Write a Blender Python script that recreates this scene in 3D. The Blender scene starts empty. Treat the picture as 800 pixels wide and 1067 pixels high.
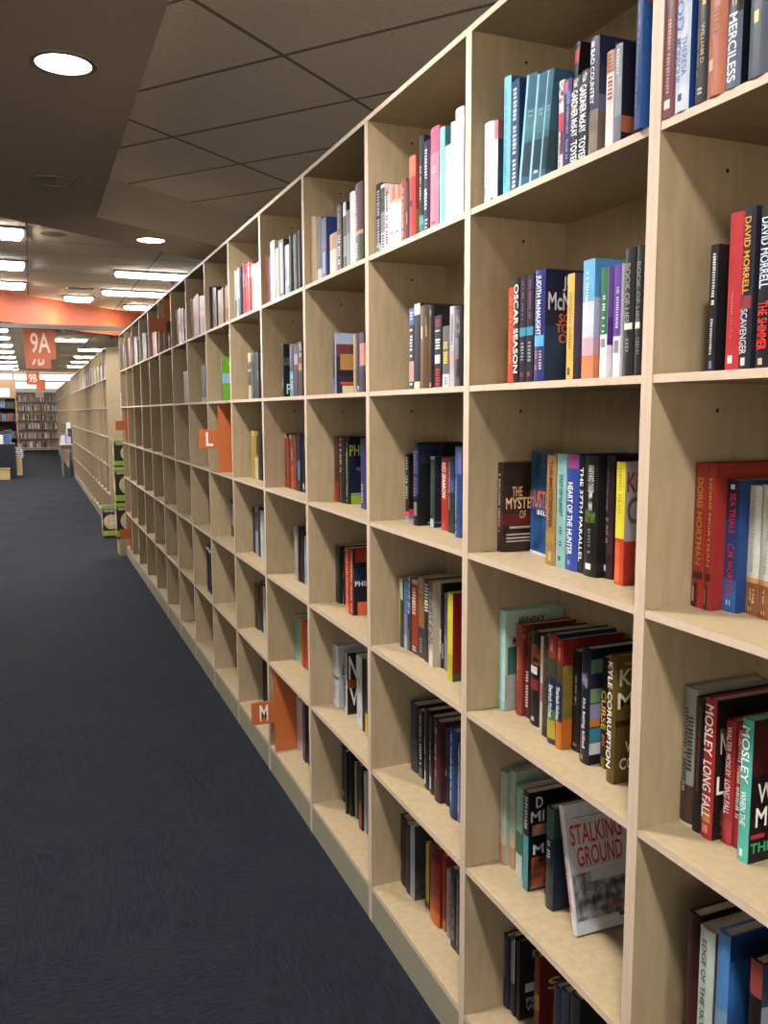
import bpy, bmesh, math, random
from mathutils import Vector, Matrix
S = bpy.context.scene
COL = S.collection
PI = math.pi
# ------------------------------------------------------------------ camera
cam_d = bpy.data.cameras.new('camera'); cam = bpy.data.objects.new('camera', cam_d); COL.objects.link(cam)
F_PX, YAW, PITCH, ROLL = 888.288, 0.389887, 0.1180515, -0.003509
cam.location = (0, 0, 1.5)
cam.rotation_mode = 'QUATERNION'
fw = Vector((math.sin(YAW), math.cos(YAW), 0)); rt = Vector((math.cos(YAW), -math.sin(YAW), 0)); up = Vector((0, 0, 1))
f2 = fw * math.cos(PITCH) - up * math.sin(PITCH); u2 = up * math.cos(PITCH) + fw * math.sin(PITCH)
r3 = rt * math.cos(ROLL) + u2 * math.sin(ROLL); u3 = -rt * math.sin(ROLL) + u2 * math.cos(ROLL)
cam.rotation_quaternion = Matrix((r3, u3, -f2)).transposed().to_quaternion()
cam_d.sensor_fit = 'VERTICAL'; cam_d.sensor_height = 24.0; cam_d.lens = 24.0 * F_PX / 1067.0
cam_d.clip_start = .05; cam_d.clip_end = 200
S.camera = cam
S.view_settings.view_transform = 'Standard'; S.view_settings.look = 'None'
S.view_settings.gamma = 1.0; S.view_settings.use_curve_mapping = False
S.view_settings.exposure = EXPOSURE = 0.0
# ------------------------------------------------------------------ materials
def lin(h):
    o = []
    for i in (0, 2, 4):
        v = int(h[i:i+2], 16) / 255
        o.append(v / 12.92 if v <= .04045 else ((v + .055) / 1.055) ** 2.4)
    return (*o, 1)
MATS = {}
def newmat(name):
    m = bpy.data.materials.new(name); m.use_nodes = True
    nt = m.node_tree; return m, nt, nt.nodes['Principled BSDF'], nt.nodes, nt.links
def coords(nt, kind='Object'):
    return nt.nodes.new('ShaderNodeTexCoord').outputs[kind]
def ramp(nt, a, b, lo=.35, hi=.65):
    r = nt.nodes.new('ShaderNodeValToRGB'); e = r.color_ramp.elements
    e[0].position = lo; e[0].color = a; e[1].position = hi; e[1].color = b; return r
def noise(nt, vec, scale, detail=3):
    n = nt.nodes.new('ShaderNodeTexNoise'); n.inputs['Scale'].default_value = scale; n.inputs['Detail'].default_value = detail
    nt.links.new(vec, n.inputs['Vector']); return n
def paint(spec, rough=.42, var=.1, shade=1):
    """'rrggbb' = a printed colour; 'rrggbb/rrggbb@scale' = two printed colours mottled together"""
    key = (spec, rough, var, shade)
    if key in MATS: return MATS[key]
    m, nt, bs, N, L = newmat('print_' + spec.replace('/', '_').replace('@', '_'))
    if '/' in spec:
        a, r_ = spec.split('/'); b_, sc = r_.split('@'); ca, cb, sc = tuple(v * shade for v in lin(a)[:3]) + (1,), tuple(v * shade for v in lin(b_)[:3]) + (1,), float(sc) * 1.6; lo, hi = .38, .62
    else:
        c0 = tuple(v * shade for v in lin(spec)[:3]); ca = tuple(v * (1 - var) for v in c0[:3]) + (1,); cb = tuple(min(1, v * (1 + var)) for v in c0[:3]) + (1,); sc = 35; lo, hi = .3, .7
    n = noise(nt, coords(nt), sc); r = ramp(nt, ca, cb, lo, hi)
    L.new(n.outputs['Fac'], r.inputs['Fac']); L.new(r.outputs['Color'], bs.inputs['Base Color'])
    bs.inputs['Roughness'].default_value = rough; bs.inputs['Specular IOR Level'].default_value = .4
    MATS[key] = m; return m
def wood():
    m, nt, bs, N, L = newmat('pale_birch_laminate')
    co = coords(nt); mp = N.new('ShaderNodeMapping'); mp.inputs['Scale'].default_value = (6, 6, 1.2); L.new(co, mp.inputs['Vector'])
    n = noise(nt, mp.outputs['Vector'], 9, 6); r = ramp(nt, lin(WOOD_A), lin(WOOD_B), .3, .7); L.new(n.outputs['Fac'], r.inputs['Fac'])
    n2 = noise(nt, co, 160, 2); mx = N.new('ShaderNodeMixRGB'); mx.blend_type = 'MULTIPLY'; mx.inputs['Fac'].default_value = .12
    L.new(r.outputs['Color'], mx.inputs['Color1']); L.new(n2.outputs['Fac'], mx.inputs['Color2'])
    L.new(mx.outputs['Color'], bs.inputs['Base Color']); bs.inputs['Roughness'].default_value = .5
    return m
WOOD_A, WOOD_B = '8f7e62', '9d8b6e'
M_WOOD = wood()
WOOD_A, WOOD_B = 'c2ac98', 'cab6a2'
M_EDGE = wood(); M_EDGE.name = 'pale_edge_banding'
M_KICK = paint('86826f', .5, .05)
M_HOLE = paint('1c140c', .9)
def pages():
    m, nt, bs, N, L = newmat('paper_page_edges')
    co = coords(nt); w = N.new('ShaderNodeTexWave'); w.wave_type = 'BANDS'; w.bands_direction = 'Y'; w.inputs['Scale'].default_value = 220
    L.new(co, w.inputs['Vector']); r = ramp(nt, lin('b3a68e'), lin('d6ccb8'), .2, .8); L.new(w.outputs['Fac'], r.inputs['Fac'])
    L.new(r.outputs['Color'], bs.inputs['Base Color']); bs.inputs['Roughness'].default_value = .85; return m
M_PAGE = pages()
def carpet(name, ca, cb, cc):
    m, nt, bs, N, L = newmat(name)
    co = coords(nt)
    # half-metre carpet tiles laid quarter-turned, each with wavering ribs
    ck = N.new('ShaderNodeTexChecker'); ck.inputs['Scale'].default_value = 1.0
    mp0 = N.new('ShaderNodeMapping'); mp0.inputs['Scale'].default_value = (1.64, 1.64, 0); mp0.inputs['Location'].default_value = (.2, .1, .37); L.new(co, mp0.inputs['Vector']); L.new(mp0.outputs['Vector'], ck.inputs['Vector'])
    def ribs(scale):
        mp = N.new('ShaderNodeMapping'); mp.inputs['Scale'].default_value = scale; L.new(co, mp.inputs['Vector'])
        return noise(nt, mp.outputs['Vector'], 1.0, 4)
    a, b = ribs((150, 14, 1)), ribs((30, 110, 1))
    mx = N.new('ShaderNodeMixRGB'); L.new(ck.outputs['Fac'], mx.inputs['Fac']); L.new(a.outputs['Fac'], mx.inputs['Color1']); L.new(b.outputs['Fac'], mx.inputs['Color2'])
    r = ramp(nt, lin(ca), lin(cb), .34, .68); L.new(mx.outputs['Color'], r.inputs['Fac'])
    big = noise(nt, co, 5, 6); m2 = N.new('ShaderNodeMixRGB'); m2.inputs['Color2'].default_value = lin(cc)
    rr = ramp(nt, (0, 0, 0, 1), (.45, .45, .45, 1), .4, .75); L.new(big.outputs['Fac'], rr.inputs['Fac']); L.new(rr.outputs['Color'], m2.inputs['Fac'])
    L.new(r.outputs['Color'], m2.inputs['Color1']); L.new(m2.outputs['Color'], bs.inputs['Base Color'])
    bs.inputs['Roughness'].default_value = .95; bs.inputs['Specular IOR Level'].default_value = .15
    bp = N.new('ShaderNodeBump'); bp.inputs['Strength'].default_value = .6; bp.inputs['Distance'].default_value = .01
    L.new(mx.outputs['Color'], bp.inputs['Height']); L.new(bp.outputs['Normal'], bs.inputs['Normal']); return m
M_CARPET = carpet('navy_ribbed_carpet', '080a12', '181d29', '1b1e1f')
M_CARPET2 = carpet('darker_ribbed_carpet', '0b0c0f', '17191d', '131518')
def tiles(name, ang, size, org, base, line, wdt):
    """acoustic tiles in a T-bar grid: grid lines every size[0] x size[1], turned by ang about org"""
    m, nt, bs, N, L = newmat(name)
    co = coords(nt); mp = N.new('ShaderNodeMapping'); mp.vector_type = 'TEXTURE'
    mp.inputs['Location'].default_value = (org[0], org[1], 0); mp.inputs['Rotation'].default_value = (0, 0, ang); L.new(co, mp.inputs['Vector'])
    sp = N.new('ShaderNodeSeparateXYZ'); L.new(mp.outputs['Vector'], sp.inputs[0])
    def mth(op, a, b=None):
        n = N.new('ShaderNodeMath'); n.operation = op
        for i, v in enumerate((a, b)):
            if v is None: continue
            if isinstance(v, (int, float)): n.inputs[i].default_value = v
            else: L.new(v, n.inputs[i])
        return n.outputs[0]
    def ln(ax, sz):
        f = mth('ABSOLUTE', mth('SUBTRACT', mth('FRACT', mth('DIVIDE', sp.outputs[ax], sz)), .5))
        return mth('GREATER_THAN', f, .5 - wdt / sz / 2)
    g = mth('MAXIMUM', ln(0, size[0]), ln(1, size[1]))
    n = noise(nt, co, 55, 6); c0 = lin(base); r = ramp(nt, tuple(v * .88 for v in c0[:3]) + (1,), c0, .3, .6); L.new(n.outputs['Fac'], r.inputs['Fac'])
    mx = N.new('ShaderNodeMixRGB'); L.new(g, mx.inputs['Fac']); L.new(r.outputs['Color'], mx.inputs['Color1']); mx.inputs['Color2'].default_value = lin(line)
    L.new(mx.outputs['Color'], bs.inputs['Base Color']); bs.inputs['Roughness'].default_value = .9; bs.inputs['Specular IOR Level'].default_value = .1
    bp = N.new('ShaderNodeBump'); bp.inputs['Strength'].default_value = .5; bp.inputs['Distance'].default_value = .01; bp.invert = True
    L.new(g, bp.inputs['Height']); L.new(bp.outputs['Normal'], bs.inputs['Normal']); return m
def emit(name, h, st):
    m, nt, bs, N, L = newmat(name); bs.inputs['Base Color'].default_value = (.8, .8, .8, 1)
    bs.inputs['Emission Color'].default_value = lin(h); bs.inputs['Emission Strength'].default_value = st
    return m
# ------------------------------------------------------------------ mesh helpers
def link(o, parent=None):
    COL.objects.link(o)
    if parent is not None: o.parent = parent
    return o
def meshobj(name, verts, faces, mats, mi=None, parent=None, loc=None):
    me = bpy.data.meshes.new(name); me.from_pydata(verts, [], faces)
    for m in mats: me.materials.append(m)
    if mi: me.polygons.foreach_set('material_index', mi)
    me.update(); o = bpy.data.objects.new(name, me)
    if loc is not None: o.location = loc
    return link(o, parent)
class MB:
    def __init__(s): s.v = []; s.f = []; s.m = []
    def add(s, vs, fs, m=0):
        b = len(s.v); s.v += [tuple(v) for v in vs]; s.f += [tuple(i + b for i in f) for f in fs]; s.m += [m] * len(fs)
    def box(s, x0, x1, y0, y1, z0, z1, m=0):
        s.add([(x0,y0,z0),(x1,y0,z0),(x1,y1,z0),(x0,y1,z0),(x0,y0,z1),(x1,y0,z1),(x1,y1,z1),(x0,y1,z1)],
              [(3,2,1,0),(4,5,6,7),(0,1,5,4),(1,2,6,5),(2,3,7,6),(3,0,4,7)], m)
    def prism(s, poly, axis, a, b, m=0):
        """closed 2-D polygon (counter-clockwise) pushed along an axis from a to b"""
        n = len(poly)
        def P(p, t): return {'z': (p[0], p[1], t), 'y': (p[0], t, p[1]), 'x': (t, p[0], p[1])}[axis]
        vs = [P(p, a) for p in poly] + [P(p, b) for p in poly]
        fs = [tuple(range(n))[::-1], tuple(range(n, 2 * n))] + [(i, (i + 1) % n, (i + 1) % n + n, i + n) for i in range(n)]
        if axis == 'y': fs = [f[::-1] for f in fs]
        s.add(vs, fs, m)
    def lathe(s, prof, c=(0, 0, 0), seg=24, m=0, axis='z'):
        b = []; n = len(prof)
        for k in range(seg):
            a = 2 * PI * k / seg
            for r, h in prof:
                p = (r * math.cos(a), r * math.sin(a), h)
                if axis == 'y': p = (p[0], p[2], p[1])
                b.append((c[0] + p[0], c[1] + p[1], c[2] + p[2]))
        fs = []
        for k in range(seg):
            for i in range(n - 1):
                q = (k * n + i, ((k + 1) % seg) * n + i, ((k + 1) % seg) * n + i + 1, k * n + i + 1)
                fs.append(q if axis == 'z' else q[::-1])
        s.add(b, fs, m)
    def tube(s, p, q, r, seg=10, m=0):
        p, q = Vector(p), Vector(q); d = (q - p).normalized(); a = d.orthogonal().normalized(); b = d.cross(a)
        ring = [(math.cos(2*PI*k/seg), math.sin(2*PI*k/seg)) for k in range(seg)]
        vs = [p + (a*c + b*t)*r for c, t in ring] + [q + (a*c + b*t)*r for c, t in ring]
        fs = [(k, (k+1) % seg, (k+1) % seg + seg, k + seg) for k in range(seg)] + [tuple(range(seg))[::-1], tuple(range(seg, 2*seg))]
        s.add(vs, fs, m)
    def build(s, name, mats, parent=None, bevel=0, smooth=False):
        if not isinstance(mats, (list, tuple)): mats = [mats]
        o = meshobj(name, s.v, s.f, mats, s.m, parent)
        if smooth: o.data.polygons.foreach_set('use_smooth', [True] * len(o.data.polygons))
        if bevel:
            md = o.modifiers.new('bevel', 'BEVEL'); md.width = bevel; md.segments = 2; md.limit_method = 'ANGLE'
        return o
def empty(name, loc, rot=(0, 0, 0)):
    o = bpy.data.objects.new(name, None); o.location = loc; o.rotation_euler = rot; o.empty_display_size = .05
    return link(o)
def tag(o, label, cat, group=None):
    o['label'] = label; o['category'] = cat
    if group: o['group'] = group
    return o
def structure(o): o['kind'] = 'structure'; return o
def copy_tree(o, parent=None):
    c = o.copy(); COL.objects.link(c)
    if parent is not None: c.parent = parent
    for ch in list(o.children): copy_tree(ch, c)
    return c
# lettering: a flat text mesh in the unit square, kept per string
TXT = {}
def textmesh(t):
    if t not in TXT:
        cu = bpy.data.curves.new('letters', 'FONT'); cu.body = t; cu.resolution_u = 3; cu.offset = .012; cu.extrude = .0
        o = bpy.data.objects.new('letters', cu); COL.objects.link(o)
        dg = bpy.context.evaluated_depsgraph_get(); me = bpy.data.meshes.new_from_object(o.evaluated_get(dg))
        COL.objects.unlink(o); bpy.data.objects.remove(o); bpy.data.curves.remove(cu)
        vs = [v.co.copy() for v in me.vertices]; fs = [tuple(p.vertices) for p in me.polygons]; bpy.data.meshes.remove(me)
        x0 = min(v.x for v in vs); x1 = max(v.x for v in vs); y0 = min(v.y for v in vs); y1 = max(v.y for v in vs)
        TXT[t] = ([((v.x - x0) / (x1 - x0), (v.y - y0) / (y1 - y0)) for v in vs], fs)
    return TXT[t]
def text(name, t, origin, ax, ay, mat, parent):
    """letters filling the parallelogram origin + u*ax + v*ay, raised a hair above the surface"""
    uv, fs = textmesh(t); o, a, b = Vector(origin), Vector(ax), Vector(ay)
    vs = [o + a * u + b * v for u, v in uv]
    return meshobj(name, vs, fs, [mat], None, parent)
ORD = ['leftmost', 'second', 'third', 'fourth', 'fifth', 'sixth', 'seventh', 'eighth', 'ninth', 'tenth', 'eleventh', 'twelfth', 'thirteenth', 'fourteenth', 'fifteenth', 'sixteenth', 'seventeenth', 'eighteenth']
# ------------------------------------------------------------------ measures of the bookcase run
XS, Y0, PITCHW, DEP = 0.8599, 1.0380, 0.57918, 0.235
ZB = [None, 1.9135, 1.5526, 1.1937, .8377, .4715, .1103]     # tops of the six shelves, from the top down
TOPZ, PT = 2.2613, .0125
TROFFER = 70.0
LAMP = 285.0
LAMP_COL = (1.0, .95, .89)
WASH = 11.0
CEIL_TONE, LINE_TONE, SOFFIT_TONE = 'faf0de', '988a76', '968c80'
RECESS_ORG = (1.10, 3.82)
SKY = 7.5  # world strength, raised to light the recess through the added window
BOOK = .8
SHOP = 14.0
BOOKS=[
(0,1,0.002,0.5528,0.0254,0.15,0.24,0,0,'6e2f3c','maroon',{'hc': 1,'tk': [[0.12,0.55,0.35,0.65,'b58a86']],'sp': [[0.2,0.05,0.7,0.1,'d9d3cc']]}),
(0,1,0.002,0.5251,0.0271,0.15,0.24,0,0,'c9d3e2','white and blue',{'hc': 1,'st': [['BLOOD',0.45,0.82,0.12,0.6,'2f56a4'],['THERESA',0.19,0.41,0.55,0.9,'3b5ea0'],['MONSOUR',0.16,0.41,0.12,0.45,'3b5ea0']],'cp': [[0,0,1,1,'1d3f86']],'sp': [[0.3,0.06,0.6,0.1,'3a4b78']]}),
(0,1,0.002,0.4904,0.0226,0.15,0.24,0,0,'15171f','black',{'hc': 1,'st': [['WILLIAM D.',0.2,0.42,0.5,0.8,'9b8a5f']],'tk': [[0.15,0.4,0.15,0.35,'8a7c56'],[0.04,0.08,0.3,0.7,'b9b6b0']],'sp': [[0.5,0.52,0.75,0.57,'caa95a']]}),
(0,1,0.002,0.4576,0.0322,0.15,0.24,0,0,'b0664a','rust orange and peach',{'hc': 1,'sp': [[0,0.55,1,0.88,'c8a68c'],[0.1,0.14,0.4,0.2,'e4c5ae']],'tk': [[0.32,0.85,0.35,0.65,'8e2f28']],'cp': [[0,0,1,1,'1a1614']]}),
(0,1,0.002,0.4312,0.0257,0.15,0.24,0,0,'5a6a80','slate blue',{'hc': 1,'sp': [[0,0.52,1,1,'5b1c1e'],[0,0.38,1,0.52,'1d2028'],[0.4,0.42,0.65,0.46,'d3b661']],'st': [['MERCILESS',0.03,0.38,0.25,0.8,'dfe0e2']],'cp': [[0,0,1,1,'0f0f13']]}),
(0,1,0.002,0.3877,0.0307,0.15,0.24,0,0,'4c5361','blue grey',{'hc': 1,'sp': [[0.3,0.27,0.55,0.33,'d9c477'],[0,0.5,1,0.8,'606a7c']]}),
(0,2,0.04,0.4968,0.015,0.11,0.1775,0,0,'14161b','black',{'st': [],'tk': [[0.5,0.93,0.35,0.75,'d5d7da'],[0.14,0.42,0.35,0.7,'c9cbce']],'sp': [[0.35,0.03,0.7,0.09,'6a7f98']]}),
(0,2,0.04,0.4521,0.0245,0.15,0.2126,0,0,'b22f35','red',{'hc': 1,'tk': [[0.2,0.5,0.4,0.55,'e0787a']],'sp': [[0.3,0.05,0.65,0.1,'efe2dc']]}),
(0,2,0.04,0.4316,0.0196,0.15,0.2153,0,0,'22222e','dark navy',{'hc': 1,'st': [['DAVID MORRELL',0.47,0.94,0.2,0.75,'d79a3c'],['SCAVENGER',0.1,0.38,0.15,0.75,'b9bcc6']],'sp': [[0.1,0.38,0.9,0.46,'8c3740'],[0.25,0.03,0.65,0.08,'c9cbd2']]}),
(0,2,0.04,0.3982,0.0243,0.15,0.2104,0,0,'15151c','black',{'hc': 1,'st': [['DAVID MORRELL',0.5,0.93,0.2,0.8,'c8d4ea'],['THE SHIMMER',0.12,0.42,0.2,0.85,'d4302a']],'sp': [[0.3,0.03,0.6,0.07,'e0a79a']]}),
(0,3,0.0892,0.549,0.0292,0.1438,0.2251,0,0,'8e2a25','red',{'hc': 1,'st': [['DORIS MORTMAN',0.3,0.9,0.35,0.75,'a8762f']],'sp': [[0.1,0.2,0.85,0.25,'3a1512'],[0.1,0.0,0.5,0.03,'1e2126'],[0.15,0.04,0.3,0.14,'c9b7a0'],[0.3,0.03,0.55,0.17,'421311']]}),
(0,3,0.0869,0.533,0.0154,0.1461,0.2255,0,0,'8e2a25','red',{'hc': 1,'st': [['DORIS MORTMAN',0.3,0.9,0.35,0.75,'b58438']],'sp': [[0.1,0.2,0.85,0.25,'3a1512'],[0.1,0.0,0.5,0.03,'1e2126'],[0.15,0.04,0.3,0.14,'c9b7a0'],[0.3,0.03,0.55,0.17,'421311']],'cp': [[0.06,0.93,0.95,0.96,'97372b'],[0.2,0.6,0.45,0.7,'a52f2a']]}),
(0,3,0.1094,0.5064,0.0259,0.11,0.2014,0,0,'1f3f74','blue',{'sp': [[0,0.7,1,1,'17264a'],[0,0,1,0.25,'2765a8'],[0.3,0.05,0.6,0.09,'e6e6e6'],[0.3,0.93,0.6,0.965,'e6e6e6']],'st': [['SEA TRIALS',0.6,0.9,0.3,0.75,'c02b48'],['C.M. MORTON',0.12,0.52,0.3,0.75,'c02b48']]}),
(0,3,0.1281,0.4819,0.0239,0.1049,0.1942,0,0,'d5d6cf','white and copper',{'hc': 1,'st': [['THE FORGOTTEN GARDEN',0.34,0.95,0.42,0.62,'8c9384']],'sp': [[0,0,1,0.25,'8a5230'],[0,0.25,1,0.29,'c49a68'],[0.35,0.03,0.6,0.06,'d8c7b5'],[0.1,0.05,0.3,0.24,'a9764a']],'tk': [[0.1,0.22,0.4,0.55,'d9c2a0'],[0.08,0.2,0.62,0.78,'d9c2a0']]}),
(0,3,0.1239,0.4519,0.025,0.1091,0.1967,0,0,'d5d6cf','white and copper',{'hc': 1,'st': [['THE FORGOTTEN GARDEN',0.34,0.95,0.42,0.62,'8c9384']],'sp': [[0,0,1,0.25,'8a5230'],[0,0.25,1,0.29,'c49a68'],[0.35,0.03,0.6,0.06,'d8c7b5'],[0.1,0.05,0.3,0.24,'a9764a']],'tk': [[0.1,0.22,0.4,0.55,'d9c2a0']]}),
(0,4,0.0838,0.5474,0.0308,0.1492,0.2264,0,0,'8d9088','grey',{'hc': 1,'sp': [[0,0.02,1,0.3,'45332f'],[0,0,1,0.02,'cfcac2']],'tk': [[0.32,0.85,0.2,0.5,'2a2a28'],[0.36,0.8,0.5,0.85,'33332f'],[0.22,0.3,0.2,0.45,'c9c5bd']]}),
(0,4,0.0808,0.5289,0.0179,0.1522,0.2184,0,0,'161317','black',{'hc': 1,'tk': [[0.3,0.93,0.45,0.75,'6e4038']]}),
(0,4,0.0807,0.5041,0.0234,0.1523,0.2234,0,0,'a82a31','red',{'hc': 1,'st': [['MOSLEY',0.6,0.96,0.15,0.9,'f0e6e2'],['LONG FALL',0.15,0.56,0.15,0.9,'f0e6e2']],'sp': [[0.2,0.04,0.7,0.1,'d98a80'],[0.15,0.12,0.85,0.2,'c98a3a']],'cp': [[0,0,1,1,'15120f'],[0.1,0.03,0.35,0.22,'15120f/8a6a2a@60'],[0.05,0.7,0.5,0.8,'15120f/7a7a30@40']],'ct': [['L',0.03,0.33,0.14,0.46,'d8d4cc'],['N',0.06,0.62,0.15,0.77,'d8d4cc']]}),
(0,4,0.0971,0.4808,0.0191,0.1359,0.1959,0,0,'ad3238','red',{'hc': 1,'st': [['WALTER MOSLEY',0.55,0.95,0.25,0.75,'efdcd8'],['LONG FALL',0.24,0.52,0.2,0.8,'efdcd8']],'sp': [[0,0.02,1,0.2,'b9424a']]}),
(0,4,0.1003,0.4662,0.014,0.1327,0.1951,0,0,'ad3238','red',{'hc': 1,'tk': [[0.24,0.95,0.25,0.75,'efdcd8']]}),
(0,4,0.0792,0.4306,0.0203,0.15,0.2174,0,0,'53b3a4','turquoise',{'hc': 1,'st': [['MOSLEY',0.56,0.95,0.15,0.85,'e6f2ee'],['WHEN THE',0.26,0.5,0.25,0.75,'d4ece6']],'sp': [[0.3,0.04,0.6,0.09,'d4ece6']],'cp': [[0,0,1,1,'170d12'],[0,0.62,1,0.98,'4a1014/170d12@6'],[0.02,0.17,0.2,0.2,'a8333a']],'ct': [['WALTER',0.08,0.42,0.85,0.56,'e2ddd6'],['MOSLEY',0.07,0.25,0.85,0.39,'e2ddd6'],['THRILL',0.02,0.07,0.5,0.14,'3aa66a']]}),
(0,5,0.055,0.493,0.0236,0.155,0.2533,0,0,'2a1015','dark maroon',{'hc': 1,'sp': [[0,0.25,1,0.6,'3a1a18']]}),
(0,5,0.05,0.4556,0.0308,0.155,0.2486,0,0,'b4c0b6','white',{'hc': 1,'st': [['EDGE OF THE SKY',0.35,0.93,0.3,0.6,'23241f']],'cp': [[0,0.0,0.2,1,'6c5a5c']]}),
(0,5,0.045,0.4218,0.0234,0.155,0.2657,0,0,'4a7fb8','blue',{'hc': 1,'sp': [[0,0.3,1,0.55,'6e92a8'],[0.2,0.3,0.7,0.35,'1c2c40']],'tk': [[0.1,0.3,0.3,0.7,'20344c']],'cp': [[0,0,1,1,'14325e'],[0,0.4,0.9,0.85,'2f62a0/14325e@5'],[0.05,0,0.7,0.4,'3d6ea0/25406c@8'],[0.2,0,0.3,0.15,'6b2c78'],[0.5,0,0.6,0.15,'6b2c78']]}),
(0,5,0.045,0.3612,0.0214,0.15,0.261,0,0,'1a1412','dark red and black',{'hc': 1,'sp': [[0,0.8,1,1,'8a4038']],'cp': [[0,0,1,1,'2a3c54'],[0,0.4,1,0.75,'7c8c9c/3c5066@5'],[0,0.0,1,0.35,'7a2c24/8c9098@5']]}),
(1,1,0.03,0.5502,0.028,0.11,0.1692,0,0,'dfe2e6','white',{'tk': [[0.15,0.75,0.3,0.6,'9aa0a8']],'sp': [[0.1,0.02,0.9,0.07,'4a4c54']]}),
(1,1,0.03,0.5356,0.014,0.11,0.1662,0,0,'d3dbe4','pale blue white',{'tk': [[0.2,0.75,0.3,0.6,'8a97a8']],'sp': [[0.1,0.04,0.9,0.1,'4a4c54']]}),
(1,1,0.03,0.521,0.014,0.11,0.1622,0,0,'dad9da','white with a pink top',{'sp': [[0,0.78,1,1,'c07880']],'cp': [[0,0,1,1,'2f4554'],[0,0.78,1,1,'a65c64'],[0,0.3,1,0.6,'3f5d70/2a3b4a@15']]}),
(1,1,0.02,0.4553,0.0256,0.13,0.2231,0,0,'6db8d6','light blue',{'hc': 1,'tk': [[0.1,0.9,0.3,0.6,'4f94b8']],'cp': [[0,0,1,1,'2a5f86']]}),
(1,1,0.02,0.4255,0.0284,0.13,0.2077,0,0,'26466a','navy blue',{'st': [],'tk': [[0.04,0.93,0.3,0.75,'d4dde6']]}),
(1,1,0.02,0.3876,0.0358,0.13,0.1981,-0.13,0,'2c5870','teal blue',{'sp': [[0,0,0.22,1,'8cc4da'],[0.25,0.1,1,0.4,'16303e'],[0.25,0.4,1,0.7,'2c5870/4a7a7c@20']],'tk': [[0.6,0.68,0.4,0.9,'6f9aa0'],[0.06,0.12,0.4,0.9,'9fb6ba']]}),
(1,1,0.02,0.3531,0.0334,0.13,0.1879,-0.132,0,'2c5870','teal blue',{'sp': [[0,0,0.22,1,'8cc4da'],[0.25,0.1,1,0.4,'16303e'],[0.25,0.4,1,0.7,'2c5870/4a7a7c@20']],'tk': [[0.6,0.68,0.4,0.9,'6f9aa0'],[0.06,0.12,0.4,0.9,'9fb6ba']]}),
(1,1,0.02,0.3325,0.0197,0.13,0.1848,-0.131,0,'2c5870','teal blue',{'sp': [[0,0,0.22,1,'8cc4da'],[0.25,0.1,1,0.4,'16303e'],[0.25,0.4,1,0.7,'2c5870/4a7a7c@20']],'tk': [[0.6,0.68,0.4,0.9,'6f9aa0']],'cp': [[0,0,1,1,'2c5870'],[0,0.1,1,0.45,'16303e/2b5560@8']]}),
(1,1,0.06,0.3179,0.014,0.14,0.2282,-0.132,0,'17151b','black',{'hc': 1,'sp': [[0,0.85,1,0.95,'a0353c']],'cp': [[0,0,1,1,'17151b']],'ct': [['T',0.5,0.86,0.85,0.97,'d6d3cc']]}),
(1,1,0.02,0.2772,0.014,0.13,0.1543,0,0,'d6cfd2','white and red',{'sp': [[0,0.45,1,0.65,'b03a48'],[0.5,0.2,1,0.45,'52345c'],[0,0.75,1,0.98,'d6cfd2/2a2230@80']],'tk': [[0.05,0.4,0.2,0.6,'b03a48']]}),
(1,1,0.02,0.2533,0.0233,0.13,0.1503,0,0,'372a56','purple',{'sp': [[0.1,0.85,0.6,0.98,'b46a90'],[0.4,0.72,0.8,0.86,'5a7ac0']],'tk': [[0.1,0.7,0.4,0.7,'9a94b4']]}),
(1,1,0.02,0.2281,0.0224,0.14,0.1455,0,0,'1c2136','navy blue',{'hc': 1,'st': [['GARDNER McKAY',0.33,0.84,0.1,0.9,'e8ebf0'],['TOYER',0.02,0.28,0.1,0.9,'e8ebf0']],'sp': [[0.3,0.88,0.8,0.97,'d0d4dc/1c2136@80']]}),
(1,1,0.02,0.2037,0.0231,0.14,0.1468,0,0,'1c2136','navy blue',{'hc': 1,'st': [['GARDNER McKAY',0.33,0.84,0.1,0.9,'e8ebf0'],['TOYER',0.02,0.28,0.1,0.9,'e8ebf0']],'sp': [[0.3,0.88,0.8,0.97,'d0d4dc/1c2136@80']]}),
(1,1,0.02,0.1774,0.0247,0.15,0.1891,0,0,'262a4a','navy blue and tan',{'hc': 1,'st': [['BAD COUNTRY',0.45,0.9,0.25,0.7,'dfe0e8']],'sp': [[0,0,1,0.4,'6d625c/8f7e6c@18'],[0.2,0.92,0.6,0.97,'c9cbd8']],'cp': [[0,0,1,1,'232746'],[0,0.0,1,0.38,'7c6754/3e3a3a@9'],[0,0.38,1,0.52,'5a5f80'],[0.2,0.93,0.9,0.96,'6a6e90']]}),
(1,1,0.02,0.1371,0.0199,0.14,0.1522,0,0,'dcd6d2','white and red',{'hc': 1,'sp': [[0,0.78,1,1,'b08472']],'tk': [[0.78,0.97,0.2,0.8,'9a4038'],[0.5,0.74,0.3,0.9,'b03038']],'cp': [[0,0,1,1,'5a5048']]}),
(1,1,0.02,0.1178,0.0181,0.14,0.1549,0,0,'8a8f9a','grey',{'hc': 1,'tk': [[0.7,0.95,0.3,0.75,'d3d6da']],'sp': [[0,0,1,0.3,'6b6e80']],'cp': [[0,0,1,1,'22202a'],[0,0.14,0.5,0.3,'b06a44'],[0.4,0.05,0.9,0.25,'5a2222']]}),
(1,1,-0.008,0.0354,0.014,0.155,0.245,0,0,'1f3f78','dark blue',{'hc': 1,'tk': [[0.1,0.9,0.3,0.7,'4f6ea8']],'cp': [[0,0,1,1,'24508e'],[0.05,0.72,0.12,0.9,'a8362e'],[0.55,0.76,0.95,0.9,'a85a3c'],[0.1,0.5,0.3,0.56,'b8c6d8']]}),
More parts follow.
